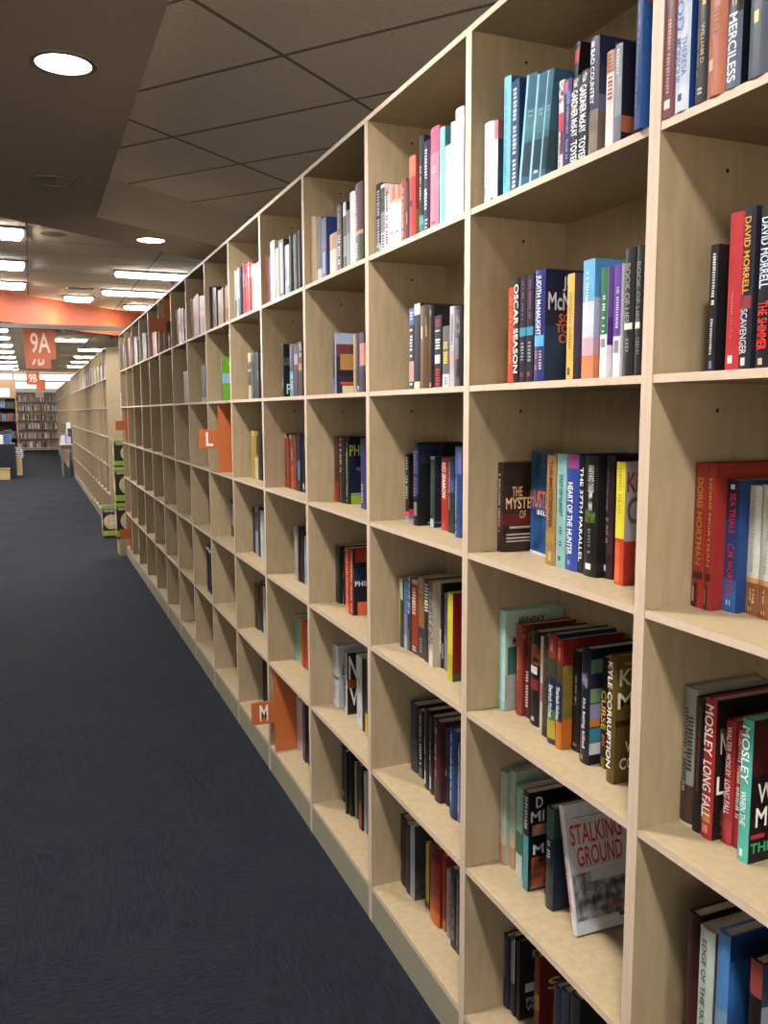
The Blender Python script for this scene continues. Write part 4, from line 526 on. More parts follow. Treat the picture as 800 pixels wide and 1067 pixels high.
(12,1,0.0204,0.4508,0.063,0.1135,0.2299,0,0,'c4c8cc','white',{'tk': [[0.2,0.85,0.3,0.6,'8a8478']],'shade': 0.95}),
(12,1,0.0249,0.3869,0.063,0.1135,0.2308,0,0,'c4c8cc','white',{'shade': 1.11}),
(12,1,0.02,0.3375,0.0485,0.12,0.2006,0,0,'7c8894','blue grey',{}),
(13,1,0.0256,0.5118,0.0659,0.1135,0.2836,0,0,'7c2c2c','dark red',{}),
(13,1,0.0234,0.4452,0.0659,0.1135,0.2641,0,0,'7c2c2c','dark red',{'tk': [[0.2,0.85,0.3,0.6,'8a8478']]}),
(13,1,0.0218,0.3785,0.0659,0.1135,0.2739,0,0,'7c2c2c','dark red',{'shade': 1.13}),
(13,1,0.0234,0.3118,0.0659,0.1135,0.2726,0,0,'7c2c2c','dark red',{'shade': 1.03}),
(13,1,0.02,0.2946,0.0164,0.12,0.2682,0,0,'6a2428','maroon',{}),
(14,1,0.0218,0.5091,0.0686,0.1135,0.2631,0,0,'26242c','black',{}),
(14,1,0.0249,0.4397,0.0686,0.1135,0.2548,0,0,'26242c','black',{'tk': [[0.2,0.85,0.3,0.6,'8a8478']],'shade': 0.89}),
(14,1,0.0212,0.3703,0.0686,0.1135,0.2588,0,0,'26242c','black',{'shade': 1.07}),
(14,1,0.02,0.3554,0.014,0.12,0.2652,0,0,'8a8c94','grey',{}),
]
# ------------------------------------------------------------------ bookcases
def make_case():
    """one bookcase unit: origin on the floor at its near front corner, x goes back, y runs along the aisle"""
    r = empty('bookcase', (0, 0, 0)); W = PITCHW
    for y in (0, W - PT):
        m = MB(); m.box(.0006, DEP, y + .0002, y + PT - .0002, 0, TOPZ); m.add([(0, y + .0002, 0), (0, y + PT - .0002, 0), (0, y + PT - .0002, TOPZ), (0, y + .0002, TOPZ)], [(0, 3, 2, 1)], 1)
        if y > 0:      # shelf-pin holes on the inner face
            for zb in ZB[1:]:
                for hx in (.128,):
                    m.add([(hx + .0035 * math.cos(k * PI / 4), y, zb + .305 + .0035 * math.sin(k * PI / 4)) for k in range(8)], [tuple(range(8))], 2)
        m.build('side_panel', [M_WOOD, M_EDGE, M_HOLE], r)
    m = MB(); m.box(.0006, DEP, 0, W, TOPZ, TOPZ + .0125); m.add([(0, 0, TOPZ), (0, W, TOPZ), (0, W, TOPZ + .0125), (0, 0, TOPZ + .0125)], [(0, 3, 2, 1)], 1)
    m.build('top_panel', [M_WOOD, M_EDGE], r)
    for zb in ZB[1:]:
        m = MB(); m.box(.0016, DEP, PT, W - PT, zb - .0125, zb); m.add([(.001, PT, zb - .0125), (.001, W - PT, zb - .0125), (.001, W - PT, zb), (.001, PT, zb)], [(0, 3, 2, 1)], 1)
        m.build('shelf', [M_WOOD, M_EDGE], r)
    m = MB(); m.box(DEP, DEP + .006, 0, W, 0, TOPZ + .0125); m.build('back_panel', M_WOOD, r)
    m = MB(); m.box(.001, .016, PT, W - PT, 0, ZB[6] - .0128); m.build('kick_panel', M_KICK, r)
    return r
PROTO = make_case()
FIRST = [True]
def place_case(x, y, label, group):
    o = PROTO if FIRST[0] else copy_tree(PROTO); FIRST[0] = False
    o.location = (x, y, 0); return tag(o, label, 'bookcase', group)
CASENAME = {0: 'nearest bookcase at right edge'}
NUM = ['', 'second', 'third', 'fourth', 'fifth', 'sixth', 'seventh', 'eighth', 'ninth', 'tenth', 'eleventh', 'twelfth', 'thirteenth', 'fourteenth', 'fifteenth']
SPECIAL = {4: ', with the M divider', 6: ', with the L divider', 9: ', orange divider on top', 14: ', at its far end', 1: ', with a leaning book', 0: ''}
for k in range(15):
    nm = 'pale wood bookcase unit, nearest one at the right edge of the photo' if k == 0 else 'pale wood bookcase unit, ' + NUM[k] + ' from right in near run' + SPECIAL.get(k, '')
    place_case(XS, Y0 + (k - 1) * PITCHW + .0125, nm, 'bookcase units in the long near run')
FAR0, FAR1 = 11.0, 22.6
for k in range(17):
    place_case(XS + .004, FAR0 + k * PITCHW, 'pale wood bookcase unit in the second run beyond the cartons, ' + (NUM[k] if 0 < k < 15 else ('nearest' if k == 0 else ('sixteenth' if k == 15 else 'farthest'))) + ' one', 'bookcase units in the second run')
for k in range(18):
    place_case(XS + .006, FAR1 + k * PITCHW, 'pale wood bookcase unit of the farthest run, behind the small right-hand table', 'bookcase units in the farthest run')
# ------------------------------------------------------------------ books
def book(spec, label, group):
    k, row, dx, dy, t, W, H, lean, yaw, col, desc, o = spec
    hc = o.get('hc', 0)
    z = ZB[row] + .0004; X = XS + dx; Y = Y0 + (k - 1) * PITCHW + dy
    if lean: z += max(0, t * math.sin(lean)); Y += H * 0
    r = empty('book', (X, Y, z), (-lean, 0, yaw))
    if lean: r.location.z = z + .0006
    bt = .0026 if hc else .0012
    bt = min(bt, t / 5); bul = min(.004, t * .12) if hc else .0006
    NS = 6
    arc = [(-bul * (1 - (2 * i / NS - 1) ** 2), t * i / NS) for i in range(NS + 1)]      # spine, from near board to far board
    poly = [(W, 0), (W, bt), (bt, bt), (bt, t - bt), (W, t - bt), (W, t)] + arc[::-1]
    m = MB(); mats = [paint(col, shade=BOOK * o.get('shade', 1))]
    n = len(poly); m.prism(poly, 'z', 0, H)
    def slot(c):
        q = paint(c, shade=BOOK)
        if q not in mats: mats.append(q)
        return mats.index(q)
    e = [.0003]
    def spx(y): return -bul * (1 - (2 * y / t - 1) ** 2)
    def spine_patch(u0, v0, u1, v1, c):
        e[0] += .00003; ya, yb = t * (1 - u0), t * (1 - u1)       # u runs from the far edge to the near edge
        q = 6 if abs(u1 - u0) > .3 else 1
        vs = []; 
        for i in range(q + 1):
            y = ya + (yb - ya) * i / q; x = spx(y) - e[0]; vs += [(x, y, H * v0), (x, y, H * v1)]
        m.add(vs, [(2*i, 2*i+2, 2*i+3, 2*i+1) for i in range(q)], slot(c))
    def cover_patch(u0, v0, u1, v1, c):
        e[0] += .00003; y = -e[0]
        m.add([(W*u0, y, H*v0), (W*u1, y, H*v0), (W*u1, y, H*v1), (W*u0, y, H*v1)], [(0, 1, 2, 3)], slot(c))
    for q in o.get('sp', []): spine_patch(*q)
    for q in o.get('cp', []): cover_patch(*q)
    rg = random.Random(int(Y * 7919) + row)
    for v0, v1, u0, u1, c in o.get('tk', []):                     # lettering too small to read: a line of strokes
        v = v1; step = max(.016, min(.04, .6 * t * (u1 - u0) / H))
        while v - step * .6 > v0:
            a = step * rg.uniform(.45, .75)
            if rg.random() > .12: spine_patch(u0 + rg.uniform(0, .06), v - a, u1 - rg.uniform(0, .12) * (u1 - u0), v, c)
            v -= step
    m.build('cover', mats, r)
    ins = .003 if hc else .0006
    p = MB(); p.box(bt, W - ins, bt + .0001, t - bt - .0001, ins, H - ins); p.build('pages', M_PAGE, r)
    off = .0012
    for q in o.get('st', []):
        tx, v0, v1, u0, u1, c = q
        x = min(spx(t * (1 - u0)), spx(t * (1 - u1)), spx(t * (1 - (u0 + u1) / 2))) - off
        text('spine_title', tx, (x, t * (1 - u0), H * v1), (0, 0, -H * (v1 - v0)), (0, -t * (u1 - u0), 0), paint(c), r)
    for q in o.get('ct', []):
        tx, u0, v0, u1, v1, c = q
        text('cover_title', tx, (W * u0, -off, H * v0), (W * (u1 - u0), 0, 0), (0, 0, H * (v1 - v0)), paint(c), r)
    return tag(r, label, 'book', group)
ROWN = ['', 'top shelf', 'second shelf down', 'third shelf down', 'fourth shelf down', 'fifth shelf down', 'bottom shelf']
from collections import defaultdict
per = defaultdict(list)
for sp in BOOKS: per[(sp[0], sp[1])].append(sp)
for (k, row), L in per.items():
    n = len(L)
    for i, sp in enumerate(L):
        where = 'only book' if n == 1 else (ORD[i] + ' book' if i == 0 else ('rightmost book' if i == n - 1 else ORD[i] + ' book from left'))
        cs = 'nearest bookcase' if k == 0 else NUM[k] + ' bookcase from right'
        d = sp[10]
        if len(d.split()) > 4: d = ' '.join(d.split()[:1] + ['patterned'])
        if k == 1 and row == 5 and i == n - 1: lab = 'white book reading STALKING GROUND in red, leaning, cover facing the aisle end'
        else: lab = d + ' ' + where + ', ' + ROWN[row] + ', ' + cs
        book(sp, lab, 'books on the ' + ROWN[row] + ' of the ' + cs)
# books far off, on the second and farthest runs and the end bookcase, too small and too many to tell apart
rg = random.Random(5)
FARCOL = ['3a2226', 'c4c6ca', '6a2a2a', '8a8f98', '22242c', 'b08a6a', '4a5a74', 'd8d6d0', '7a5a44', '34404a']
fm = MB(); fmats = [paint(c) for c in FARCOL] + [M_PAGE]
def farbook(x0, x1, y0, y1, z, h, c, mi, axis):
    if axis == 'y':       # spine to -x
        fm.box(x0, x1, y0, y1, z, z + h, mi); fm.box(x0 + .004, x1 + .0005, y0 + .003, y1 - .003, z + .002, z + h + .0004, len(FARCOL))
    else:
        fm.box(x0, x1, y0, y1, z, z + h, mi); fm.box(x0 + .003, x1 - .003, y0 + .004, y1, z + .002, z + h + .0004, len(FARCOL))
for base, cnt, xx in ((FAR0, 17, XS + .004), (FAR1, 18, XS + .006)):
    for k in range(cnt):
        y = base + k * PITCHW + .0145 + rg.uniform(0, .1); end = base + (k + 1) * PITCHW - rg.uniform(.06, .08)
        while y < end:
            t = rg.uniform(.022, .05); farbook(xx + .02, xx + .17, y, y + t, ZB[1] + .0005, rg.uniform(.17, .25), 0, rg.randrange(10), 'y'); y += t + .001
        if rg.random() < .3:
            y = base + k * PITCHW + .0145; farbook(xx + .08, xx + .2, y, y + .04, ZB[rg.randrange(2, 6)] + .0005, .2, 0, rg.randrange(10), 'y')
# end bookcase facing the aisle
EX0, EY, EW = -.56, 36.5, .56
for k in range(3):
    o = copy_tree(PROTO); o.location = (EX0 + k * EW * 1.0, EY, 0); o.rotation_euler = (0, 0, PI / 2)
    o.location.x = EX0 + (k + 1) * PITCHW
    tag(o, ['left', 'middle', 'right'][k] + ' unit of the full bookcase facing down the aisle at its far end', 'bookcase', 'end bookcase units')
    for zb in ZB[1:]:
        x = EX0 + k * PITCHW + .02
        while x < EX0 + (k + 1) * PITCHW - .06:
            t = rg.uniform(.025, .055)
            if rg.random() < .85: farbook(x, x + t, EY + .04, EY + .19, zb + .0005, rg.uniform(.16, .26), 0, rg.choice([0, 1, 1, 2, 3, 5, 5, 7, 8, 8]), 'x')
            x += t + .002
# ------------------------------------------------------------------ orange alphabet dividers
M_OR = paint('aa5a2e', .5, .05); M_WHITE = paint('e8ddd0', .5, .03)
def divider(y, row, letter, label, back=.2):
    r = empty('shelf_divider', (XS, y, ZB[row] + .0005))
    h = ZB[row - 1] - .0125 - ZB[row] - .003 if row > 1 else TOPZ - ZB[1] - .003
    poly = [(.004, 0), (back, 0), (back, h), (.004, h), (.004, .216), (-.092, .216), (-.092, .122), (.004, .122)]
    m = MB(); m.prism(poly, 'y', 0, .004); m.build('panel', M_OR, r)
    if letter: text('letter', letter, (-.058, -.0008, .135), (.034, 0, 0), (0, 0, .068), M_WHITE, r)
    tag(r, label, 'divider', 'orange alphabet dividers')
divider(3.287, 6, 'M', 'orange alphabet divider with a white M, standing in the bottom cube')
divider(4.281, 3, 'L', 'orange alphabet divider with a white L, third shelf down')
divider(6.019, 1, None, 'orange alphabet divider among dark books on the top shelf')
divider(8.85, 3, None, 'orange alphabet divider at the run\'s far end, above the green cartons\' top')
divider(8.85, 6, None, 'orange alphabet divider at the run\'s far end, bottom shelf')
m = MB(); m.box(XS - .0035, XS - .0002, 9.143, 9.158, 1.46, 1.69)
tag(m.build('sign_strip', paint('dcd8d8'), None), 'narrow white card strip on the far front edge of the near run', 'card')
# ------------------------------------------------------------------ room
def poly_slab(name, pts, z0, z1, mat):
    m = MB(); m.prism(pts, 'z', z0, z1); return structure(m.build(name, mat))
m = MB(); m.box(-14, 9, -5, 25.5, -.1, 0); structure(m.build('floor', M_CARPET))
m = MB(); m.box(-14, 9, 25.5, 37.3, -.1, 0); structure(m.build('floor_far', M_CARPET2))  # far stretch of floor, darker in colour than the near one
TH = math.radians(38.9)
M_TILE_R = tiles('acoustic_tiles_turned', TH, (.61, 1.2), RECESS_ORG, CEIL_TONE, LINE_TONE, .022)
M_TILE_M = tiles('acoustic_tiles', 0, (1.22, .61), (.042, 8.6), 'efdfc6', 'a3937e', .018)
slope = math.tan(math.radians(37))
mid = lambda x: 6.43 + slope * (x - .46)
poly_slab('ceiling_recess', [(-1.0, -5), (9, -5), (9, mid(9)), (-1.0, mid(-1.0))], 3.05, 3.12, M_TILE_R)
poly_slab('ceiling', [(-14, -5), (-1.0, -5), (-1.0, mid(-1.0)), (9, mid(9)), (9, 37.3), (-14, 37.3)], 3.05, 3.12, M_TILE_M)
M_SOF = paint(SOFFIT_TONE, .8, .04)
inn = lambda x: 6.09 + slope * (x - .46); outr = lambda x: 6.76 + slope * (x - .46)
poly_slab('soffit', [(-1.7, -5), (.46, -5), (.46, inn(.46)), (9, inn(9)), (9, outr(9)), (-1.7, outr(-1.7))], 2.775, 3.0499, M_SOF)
M_WALL = paint('d8d0c2', .8, .03)
m = MB(); m.box(-14, 9, 37.2, 37.3, 0, 2.44); m.box(-14, 9, 37.2, 37.3, 3.0, 3.05); m.box(-14, -9, 37.2, 37.3, 2.44, 3.0); m.box(5, 9, 37.2, 37.3, 2.44, 3.0); structure(m.build('wall_back', paint('e6e4e0', .8, .02)))
m = MB(); m.box(-9, 5, 37.22, 37.28, 2.70, 2.76)
for x in (-9, -6.2, -3.4, -.6, 2.2, 4.95): m.box(x, x + .05, 37.22, 37.28, 2.44, 3.0)
structure(m.build('window_2', paint('8a8c90', .5)))
m = MB(); m.box(-14, -7, -5.1, -5, 0, 3.05); m.box(5, 9, -5.1, -5, 0, 3.05); m.box(-7, 5, -5.1, -5, 0, .3); m.box(-7, 5, -5.1, -5, 2.8, 3.05); structure(m.build('wall_front', M_WALL))  # opening left for the added window
m = MB()
for x in (-7, -4.03, -1.03, 1.97, 4.94): m.box(x, x + .06, -5.08, -5.02, .3, 2.8)
m.box(-7, 5, -5.08, -5.02, .3, .36); m.box(-7, 5, -5.08, -5.02, 2.74, 2.8); structure(m.build('added_window', paint('4a4642', .5)))  # unseen window added behind the camera to light the ceiling recess
pl = bpy.data.lights.new('added_window_portal', 'AREA'); pl.shape = 'RECTANGLE'; pl.size = 12; pl.size_y = 2.5; pl.cycles.is_portal = True  # guides world light in through the added window
po = bpy.data.objects.new('added_window_portal', pl); po.location = (-1, -5.0, 1.55); po.rotation_euler = (PI / 2, 0, 0); link(po)
m = MB(); m.box(-14.1, -14, -5, 37.3, 0, 3.05); structure(m.build('wall_left', M_WALL))
m = MB(); m.box(9, 9.1, -5, 37.3, 0, 3.05); structure(m.build('wall_right', M_WALL))
# orange bulkhead hanging from the ceiling, turned to the aisle, and the rail in front of it
fa = math.radians(46); fd = (math.cos(fa), math.sin(fa)); fn = (-fd[1], fd[0]); f0 = (.5, 13.08)
def along(s, n=0): return (f0[0] + fd[0] * s + fn[0] * n, f0[1] + fd[1] * s + fn[1] * n)
poly_slab('trim_bulkhead', [along(-6), along(5), along(5, .12), along(-6, .12)], 2.665, 3.0499, paint('98482a', .6, .05))
m = MB(); m.box(-6, 3.4, 10.72, 10.78, 2.452, 2.502); structure(m.build('trim_rail', paint('4e4a46', .35, .04)))
for x in (-4.5, -2.2, 2.6):
    m = MB(); m.tube((x, 10.75, 2.502), (x, 10.75, 3.05), .012); o = structure(m.build('trim_rail_rod', paint('b8b4b0', .35, .04)))
M_BLK = paint('17171a', .5)
# ------------------------------------------------------------------ lamps
M_TUBE = emit('fluorescent_diffuser', 'fff8f0', TROFFER); M_TUBE_D = emit('dim_diffuser', 'e8eef8', TROFFER * .55)
M_TUBE_S = emit('shop_diffuser', 'fff4e4', SHOP)
M_FRAME = paint('5a544e', .4)
TPROTO = {}
def troffer(x0, x1, y0, y1, label, dim=False, mat=None):
    w, l = round(x1 - x0, 3), round(y1 - y0, 3); key = (w, l, dim, mat)
    if key not in TPROTO:
        r = empty('ceiling_light', (0, 0, 0)); f = MB(); e = .025
        f.box(0, w, 0, e, -.02, .0005); f.box(0, w, l - e, l, -.02, .0005); f.box(0, e, e, l - e, -.02, .0005); f.box(w - e, w, e, l - e, -.02, .0005)
        f.build('frame', M_FRAME, r); d = MB(); d.prism([(e, -.002), (e + .025, -.042), (w - e - .025, -.042), (w - e, -.002)], 'y', e, l - e); d.build('diffuser', mat or (M_TUBE_D if dim else M_TUBE), r)  # lens dropped below the frame so its sides brighten the ceiling
        TPROTO[key] = r
    else: r = copy_tree(TPROTO[key])
    r.location = (x0, y0, 3.049)
    return tag(r, label, 'ceiling light', 'fluorescent ceiling lights')
for i, (y, w) in enumerate(((8.0, .44), (9.72, .48), (11.3, .45))):
    troffer(-1.19, .035, y, y + w, ['nearest', 'middle', 'farthest'][i] + ' of the three bright ceiling lights at the photo\'s left edge', dim=(i == 1))
for i, (x0, y0, y1) in enumerate(((.92, 9.98, 10.28), (.9, 11.6, 11.88), (1.32, 13.1, 13.4))):
    troffer(x0, x0 + 1.22, y0, y1, ['long ceiling light just beyond the round downlight above the bookcases', 'long ceiling light, second beyond the round downlight', 'ceiling light partly hidden by the bookcase top, before the orange bulkhead'][i])
troffer(.47, .88, 12.35, 12.75, 'short ceiling light beside the slotted vent, before the orange bulkhead')
for i, (x0, y) in enumerate(((-.2, 19.6), (1.13, 22.5), (1.17, 25.4), (1.2, 28.0), (1.2, 31))):
    troffer(x0 if i else .0, (x0 if i else .0) + 1.22, y, y + .32, 'ceiling light right of the hanging signs, ' + ORD[i].replace('leftmost', 'first') + ' beyond the bulkhead')
for i, y in enumerate((17.6, 19.4, 21.6, 23.8, 26.2, 28.6, 31.0, 33.4)):
    troffer(-1.7, -.3, y, y + .4, 'ceiling light left of the hanging signs, ' + (ORD[i] if i else 'first') + ' beyond the bulkhead', dim=(i % 3 == 1))
for i, (x, y) in enumerate([(x, y) for y in (-2.5, .8, 4.1, 7.4, 10.7, 14.0, 17.3, 20.6, 24, 28, 32) for x in (-4.2, -8.4)]):
    troffer(x, x + 1.22, y, y + .61, 'fluorescent ceiling light over the shop floor, left of the photo', mat=M_TUBE_S)
for x in (-1.7, .15): troffer(x, x + 1.22, 15.3, 15.7, 'added unseen ceiling light behind the orange bulkhead, ' + ('left' if x < 0 else 'right') + ' one of two')  # pair of lamps added out of view to light the hanging signs
# recessed downlights
M_LENS = emit('downlight_lens', 'f2f4ff', 14.0); M_CHROME = paint('8a8478', .25, .1); M_CHROME.node_tree.nodes['Principled BSDF'].inputs['Metallic'].default_value = .8
def downlight(x, y, lit, label, power=0, z=2.775):
    r = empty('downlight', (x, y, z - .0002))
    m = MB(); m.lathe([(.118, .0), (.118, -.004), (.1, -.006), (.098, -.0005)], seg=32); m.build('trim_ring', paint('6a6258', .5), r, smooth=False)
    if lit:
        m = MB(); m.lathe([(.0001, -.003), (.0985, -.003)], seg=32); m.build('lens', M_LENS, r)
        if power:
            ld = bpy.data.lights.new('downlight_lamp', 'SPOT'); ld.energy = power; ld.spot_size = math.radians(150); ld.spot_blend = .9; ld.shadow_soft_size = .1; ld.color = LAMP_COL
            lo = bpy.data.objects.new('downlight_lamp', ld); lo.location = (0, 0, -.03); link(lo, r)
    else:
        m = MB(); m.lathe([(.098, -.001), (.07, .0), (.04, -.001), (.0001, -.0008)], seg=32); m.build('reflector', paint('3a352e/a89c88@30', .3), r)
    return tag(r, label, 'downlight', 'round downlights in the soffit')
for y, lit, lab, pw in ((3.51, 1, 'lit round downlight in the dark soffit, top left of photo', LAMP), (5.25, 0, 'unlit round downlight in the dark soffit, beyond the lit one', 0),
                    (1.77, 1, 'lit round downlight above the frame over the nearest bookcases', LAMP), (.03, 1, 'lit round downlight above the camera', LAMP), (-1.7, 1, 'lit round downlight behind the camera', LAMP)):
    downlight(.173, y, lit, lab, pw)
downlight(.892, 6.735, 1, 'lit round downlight on the far soffit arm above the bookcases', LAMP * .5)
# ceiling fittings
r = empty('ceiling_vent', (.48, 11.5, 3.05)); m = MB(); m.box(0, .36, 0, .22, -.008, .0); m.build('frame', paint('b0a592', .5), r)
for i in range(3): m = MB(); m.box(.03, .33, .03 + i * .06, .06 + i * .06, -.012, -.008); m.build('slot', M_BLK, r)
tag(r, 'slotted air vent in the tile ceiling beside the short light', 'vent')
m = MB(); m.lathe([(.0001, 3.046), (.1, 3.046), (.11, 3.0498)], c=(.26, 8.235, 0), seg=28); tag(m.build('ceiling_speaker', paint('85796a', .7)), 'round grey speaker grille in the tile ceiling', 'speaker')
for i, (x, y) in enumerate(((1.658, 10.706), (1.64, 12.212))):
    m = MB(); m.lathe([(.0001, 3.02), (.02, 3.02), (.012, 3.03), (.03, 3.046), (.032, 3.0499)], c=(x, y, 0), seg=14); tag(m.build('sprinkler', paint('5a544a', .4)), ['nearer', 'farther'][i] + ' sprinkler head between the long ceiling lights', 'sprinkler', 'sprinkler heads')
# uplights on the rail washing the bulkhead
def uplight(s, label):
    px, py = along(s, -.16)
    r = empty('spotlight', (px, py, 2.64)); r.rotation_euler = (0, 0, fa)
    m = MB(); m.lathe([(.0001, -.05), (.03, -.045), (.035, .02), (.03, .022), (.0001, .01)], seg=16); m.build('housing', M_BLK, r)
    m = MB(); m.box(-.006, .006, 0, .17, -.04, -.028); m.build('arm', M_BLK, r)
    ld = bpy.data.lights.new('spotlight_lamp', 'SPOT'); ld.energy = WASH; ld.spot_size = math.radians(110); ld.spot_blend = 1; ld.shadow_soft_size = .03; ld.color = (1, .8, .55)
    lo = bpy.data.objects.new('spotlight_lamp', ld); lo.location = (0, 0, .03); lo.rotation_euler = (math.radians(180 - 38), 0, 0); link(lo, r)
    tag(r, label, 'spotlight', 'uplights under the orange bulkhead')
uplight(-.22, 'small uplight glowing on the orange bulkhead above the 9A sign'); uplight(.98, 'small uplight glowing on the orange bulkhead near the bookcase end')
# ------------------------------------------------------------------ hanging signs
def sign(x0, x1, y, z0, z1, t, box, label, hang=True):
    r = empty('hanging_sign', (x0, y, z0)); w, h = x1 - x0, z1 - z0
    m = MB(); m.box(0, w, 0, .012, 0, h); m.build('panel', paint('a04e2e', .5, .05), r)
    if t: text('sign_letters', t, (w * box[0], -.002, h * box[1]), (w * (box[2] - box[0]), 0, 0), (0, 0, h * (box[3] - box[1])), paint('e0c4b4', .5, .03), r)
    for fx in (.12, .88):
        m = MB(); m.tube((w * fx, .006, h), (w * fx, .006, 3.049 - z0), .003, 6); m.build('hanger_wire', M_BLK, r)
    tag(r, label, 'sign', 'orange aisle signs')
sign(-.055, .488, 17.1, 2.465, 3.02, '9A', (.2, .2, .82, .86), 'nearest orange hanging sign, reading 9A')
sign(-.053, .489, 21.3, 2.49, 3.02, '9B', (.2, .13, .74, .8), 'orange hanging sign just behind and below the 9A sign')
sign(-.08, .303, 29.0, 2.345, 2.735, '9B', (.2, .2, .8, .85), 'small far orange hanging sign below the front pair')
sign(.217, .511, 32.0, 2.25, 2.62, None, None, 'farthest small orange hanging sign, right of the other far one')
r = empty('poster', (.2, EY - .03, 2.06)); m = MB(); m.box(0, .3, 0, .01, 0, .22); m.build('sheet', paint('e4b8a4'), r); m = MB(); m.box(0, .3, .01, .03, .2, .22); m.build('clip', M_BLK, r)
tag(r, 'pale pink card hanging on the end bookcase below the far signs', 'card')
# ------------------------------------------------------------------ printed cartons at the far end of the near run
def carton(x0, x1, y0, y1, z0, h, label):
    r = empty('carton', (x0, y0, z0)); w, d = x1 - x0, y1 - y0
    m = MB(); m.box(0, w, 0, d, 0, h); G, Wt, C, O = 1, 2, 3, 4
    def pf(u0, v0, u1, v1, mi, k=1):
        y = -.0006 * k; m.add([(w*u0, y, h*v0), (w*u1, y, h*v0), (w*u1, y, h*v1), (w*u0, y, h*v1)], [(0, 1, 2, 3)], mi)
        x = -.0006 * k; m.add([(x, d*(1-u0), h*v0), (x, d*(1-u1), h*v0), (x, d*(1-u1), h*v1), (x, d*(1-u0), h*v1)], [(0, 1, 2, 3)], mi)
    pf(0, .9, 1, 1, G); pf(.05, .8, .95, .88, Wt); pf(0, .06, 1, .22, G); pf(.35, .1, .7, .19, O, 2)
    for face in (0, 1):                                            # the printed ball: a disc with two stitched arcs
        L_ = w if face == 0 else d
        c = (L_ * .5, h * .5); R_ = min(L_ * .46, h * .27); ds = []
        for kk in range(24): ds.append((c[0] + R_ * math.cos(kk * PI / 12), c[1] + R_ * math.sin(kk * PI / 12)))
        if face == 0: m.add([(a, -.0012, b) for a, b in ds], [tuple(range(24))], C)
        else: m.add([(-.0012, d - a, b) for a, b in ds], [tuple(range(24))], C)
    m.build('box', [paint('1b1a16', .4), paint('86a83c', .4), paint('c8c8c0/2a2a28@90', .4), paint('d2c2a2/b09c7c@12', .4), paint('c07a34', .4)], r)
    m = MB(); m.box(0, w, d * .48, d * .52, h, h + .0008); m.build('flap_tape', paint('9ab050', .4), r)
    tag(r, label, 'carton', 'green and black cartons printed with a ball')
carton(.735, .93, 10.62, 10.84, .0005, .385, 'green and black carton with a pale ball, alone on the floor')
m = MB(); m.box(.79, 1.07, 9.19, 9.45, 0, .17); m.box(.80, 1.06, 9.2, 9.44, .17, .18); tag(m.build('display_plinth', M_WOOD, None, bevel=.004), 'low wooden plinth under the stacked cartons at the run\'s end', 'plinth')
for i in range(3): carton(.776, 1.05, 9.2, 9.43, .181 + i * .376, .375 if i < 2 else .285, ['bottom', 'middle', 'top'][i] + ' green and black carton of the stack at the bookcase end')
# ------------------------------------------------------------------ far tables and fixtures
r = empty('display_table', (-1.5, 21.5, 0)); m = MB(); m.box(0, 1.12, 0, .9, .74, .77); m.build('tabletop', M_BLK, r, bevel=.006)
m = MB(); n_ = 40; pts = []
per_ = [(0, 0), (1.12, 0), (1.12, .9), (0, .9)]
for a in range(4):
    p, q = per_[a], per_[(a + 1) % 4]
    for i in range(n_): 
        u = i / n_; x = p[0] + (q[0] - p[0]) * u; y = p[1] + (q[1] - p[1]) * u; wv = .012 * math.sin(i * 1.6)
        nx, ny = (q[1] - p[1]), -(q[0] - p[0]); l = math.hypot(nx, ny); pts.append((x + nx / l * wv, y + ny / l * wv))
k_ = len(pts); m.add([(x, y, .745) for x, y in pts] + [(x, y, .005) for x, y in pts], [(i, i + k_, (i + 1) % k_ + k_, (i + 1) % k_) for i in range(k_)])
m.build('skirt', paint('22252c', .9), r)
tag(r, 'black skirted display table at the left edge, far down the aisle', 'table')
rg = random.Random(9)
for i in range(9):
    c = ['5a86b4', 'c4d2de', '7a9cc0', 'd8dade', '3a5a8c', 'e2e2e4', '86a8c8', '4a3a44', 'c8ccd4'][i]
    x = -1.3 + (i % 5) * .17 + .02; y = 21.6 + (i // 5) * .35; h = rg.uniform(.1, .24)
    r = empty('book_stack', (x, y, .7705)); m = MB(); zz = 0
    for q in range(4): m.box(rg.uniform(0, .01), .14, rg.uniform(0, .01), .2, zz, zz + h / 4 - .002, 0); zz += h / 4
    m.build('covers', paint(c), r); m = MB(); m.box(.012, .142, .012, .202, .004, h - .008); m.build('pages', M_PAGE, r)
    tag(r, 'small pile of blue and white books on the black skirted table', 'book pile', 'piles on the skirted table')
r = empty('waste_box', (-.98, 20.75, 0)); m = MB(); m.box(0, .48, 0, .3, .0, .24); m.build('box', paint('b49a6a', .7), r, bevel=.008); m = MB(); m.box(-.008, .488, -.008, .308, .22, .25); m.build('rim', paint('8a744c', .7), r)
tag(r, 'tan wooden box on the floor before the skirted table', 'box')
r = empty('floor_stand', (-.32, 22.2, 0)); m = MB(); m.box(-.07, .07, -.07, .07, 0, .5); m.build('post', paint('c4b48c', .6), r, bevel=.004)
m = MB(); m.prism([(-.09, .5), (.1, .42), (.12, .6), (-.06, .68)], 'y', -.09, .09); m.build('card_holder', paint('dcd8d8/3a2430@14', .5), r)
tag(r, 'low beige floor stand with a white card, right of the skirted table', 'stand')
r = empty('display_fixture', (-1.7, 24.6, 0)); W_ = 1.36
for x in (0, W_ - .03): m = MB(); m.box(x, x + .03, 0, .45, 0, 2.36); m.build('side_panel', paint('7a6444', .6), r)
m = MB(); m.box(.03, W_ - .03, .0, .45, 1.86, 2.36); m.build('header', paint('6f5a3e', .6), r)
m = MB(); m.box(.3, W_ - .15, -.012, -.001, 1.9, 2.12); m.build('header_sign', paint('b8b8c0', .5), r)
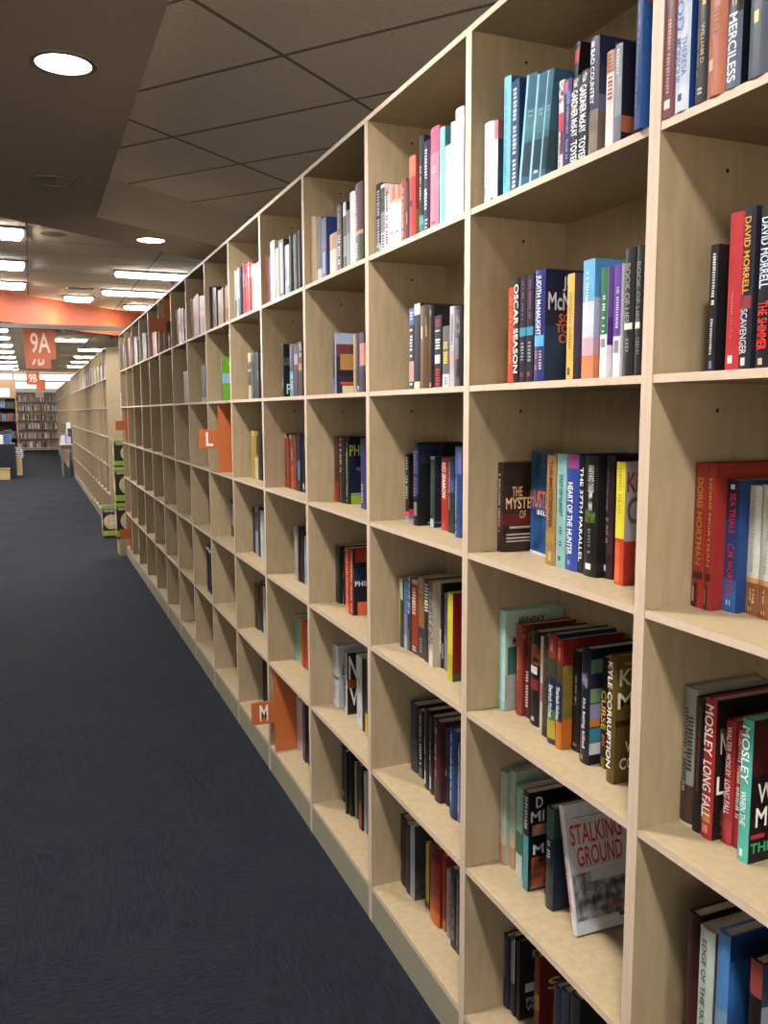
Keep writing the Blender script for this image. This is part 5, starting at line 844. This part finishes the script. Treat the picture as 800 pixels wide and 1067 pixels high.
for z in (.3, .8, 1.25, 1.6): m = MB(); m.box(.03, W_ - .03, .02, .44, z, z + .025); m.build('shelf', paint('2a221e', .6), r)
m = MB(); m.box(.03, W_ - .03, .44, .45, 0, 1.86); m.build('back_panel', paint('221a18', .7), r)
tag(r, 'brown display fixture with a header sign, behind the skirted table', 'display fixture')
for z in (.8, 1.25, 1.6):
    x = -1.66
    while x < -.42:
        t = rg.uniform(.03, .1); farbook(x, x + t, 24.66, 24.9, z + .0256, rg.uniform(.14, .21), 0, rg.choice([0, 4, 4, 6, 9, 2, 3]), 'x'); x += t + .004
o = fm.build('distant_books', fmats); o['kind'] = 'stuff'; tag(o, 'rows of tiny distant books on the far bookcases', 'books')
r = empty('side_table', (.6, 21.3, 0)); m = MB(); m.box(0, .27, 0, .75, .73, .755); m.build('tabletop', paint('cfc8c4', .5), r, bevel=.004)
m = MB(); m.box(.015, .255, .015, .735, .64, .73); m.build('apron', paint('5a4a40', .6), r)
for x in (.02, .22):
    for y in (.03, .69): m = MB(); m.prism([(x, y), (x + .035, y), (x + .035, y + .035), (x, y + .035)], 'z', 0, .64); m.build('leg', paint('6a6a66', .6), r)
tag(r, 'small table with a white top beside the far bookcases', 'table')
for i, (x, y, h, c) in enumerate(((.61, 21.34, .2, 'd6d2dc'), (.74, 21.4, .17, 'c4c0d0'), (.66, 21.6, .24, '8a7ca8'), (.76, 21.75, .5, 'e0e0e4'), (.78, 21.55, .36, '3a2c44'))):
    r = empty('book_stack', (x, y, .7555)); m = MB(); w = .1
    for q in range(3): m.box(.003 * q, w, .002 * q, .13, h * q / 3, h * (q + 1) / 3 - .002)
    m.build('covers', paint(c), r); m = MB(); m.box(.008, w + .001, .008, .131, .004, h - .008); m.build('pages', M_PAGE, r)
    tag(r, ['white pile at the front left of the small table', 'pale pile at the front right of the small table', 'violet pile in the middle of the small table', 'tall white pile at the back of the small table', 'tall dark pile at the right of the small table'][i], 'book pile', 'piles on the small table')
r = empty('tote_bag', (.83, 20.9, 0)); m = MB(); m.prism([(-.06, 0), (.02, 0), (.025, .2), (.0, .42), (-.04, .42), (-.07, .2)], 'y', 0, .28); m.build('body', paint('1f2038', .8), r, bevel=.01)
m = MB(); m.tube((-.02, .06, .41), (-.02, .1, .55), .008); m.tube((-.02, .1, .55), (-.02, .2, .55), .008); m.tube((-.02, .2, .55), (-.02, .22, .41), .008); m.build('handle', paint('1f2038', .8), r)
tag(r, 'dark navy bag on the floor at the far bookcase corner by the table', 'bag')
# ------------------------------------------------------------------ ambient
w = bpy.data.worlds.new('world'); S.world = w; w.use_nodes = True
wn = w.node_tree; bg = wn.nodes['Background']
tc = wn.nodes.new('ShaderNodeTexCoord'); sx = wn.nodes.new('ShaderNodeSeparateXYZ'); wn.links.new(tc.outputs['Generated'], sx.inputs[0])
wr = wn.nodes.new('ShaderNodeValToRGB'); we = wr.color_ramp.elements               # made-up brightness below the horizon to lift the ceiling, pale sky above
we[0].position = .0; we[0].color = (1, .86, .7, 1); we[1].position = .02; we[1].color = (.3, .31, .33, 1)
wn.links.new(sx.outputs['Z'], wr.inputs['Fac']); wn.links.new(wr.outputs['Color'], bg.inputs['Color']); bg.inputs['Strength'].default_value = SKY
S.cycles.use_denoising = True
S.cycles.max_bounces = 8; S.cycles.diffuse_bounces = 5; S.cycles.sample_clamp_indirect = 6.0
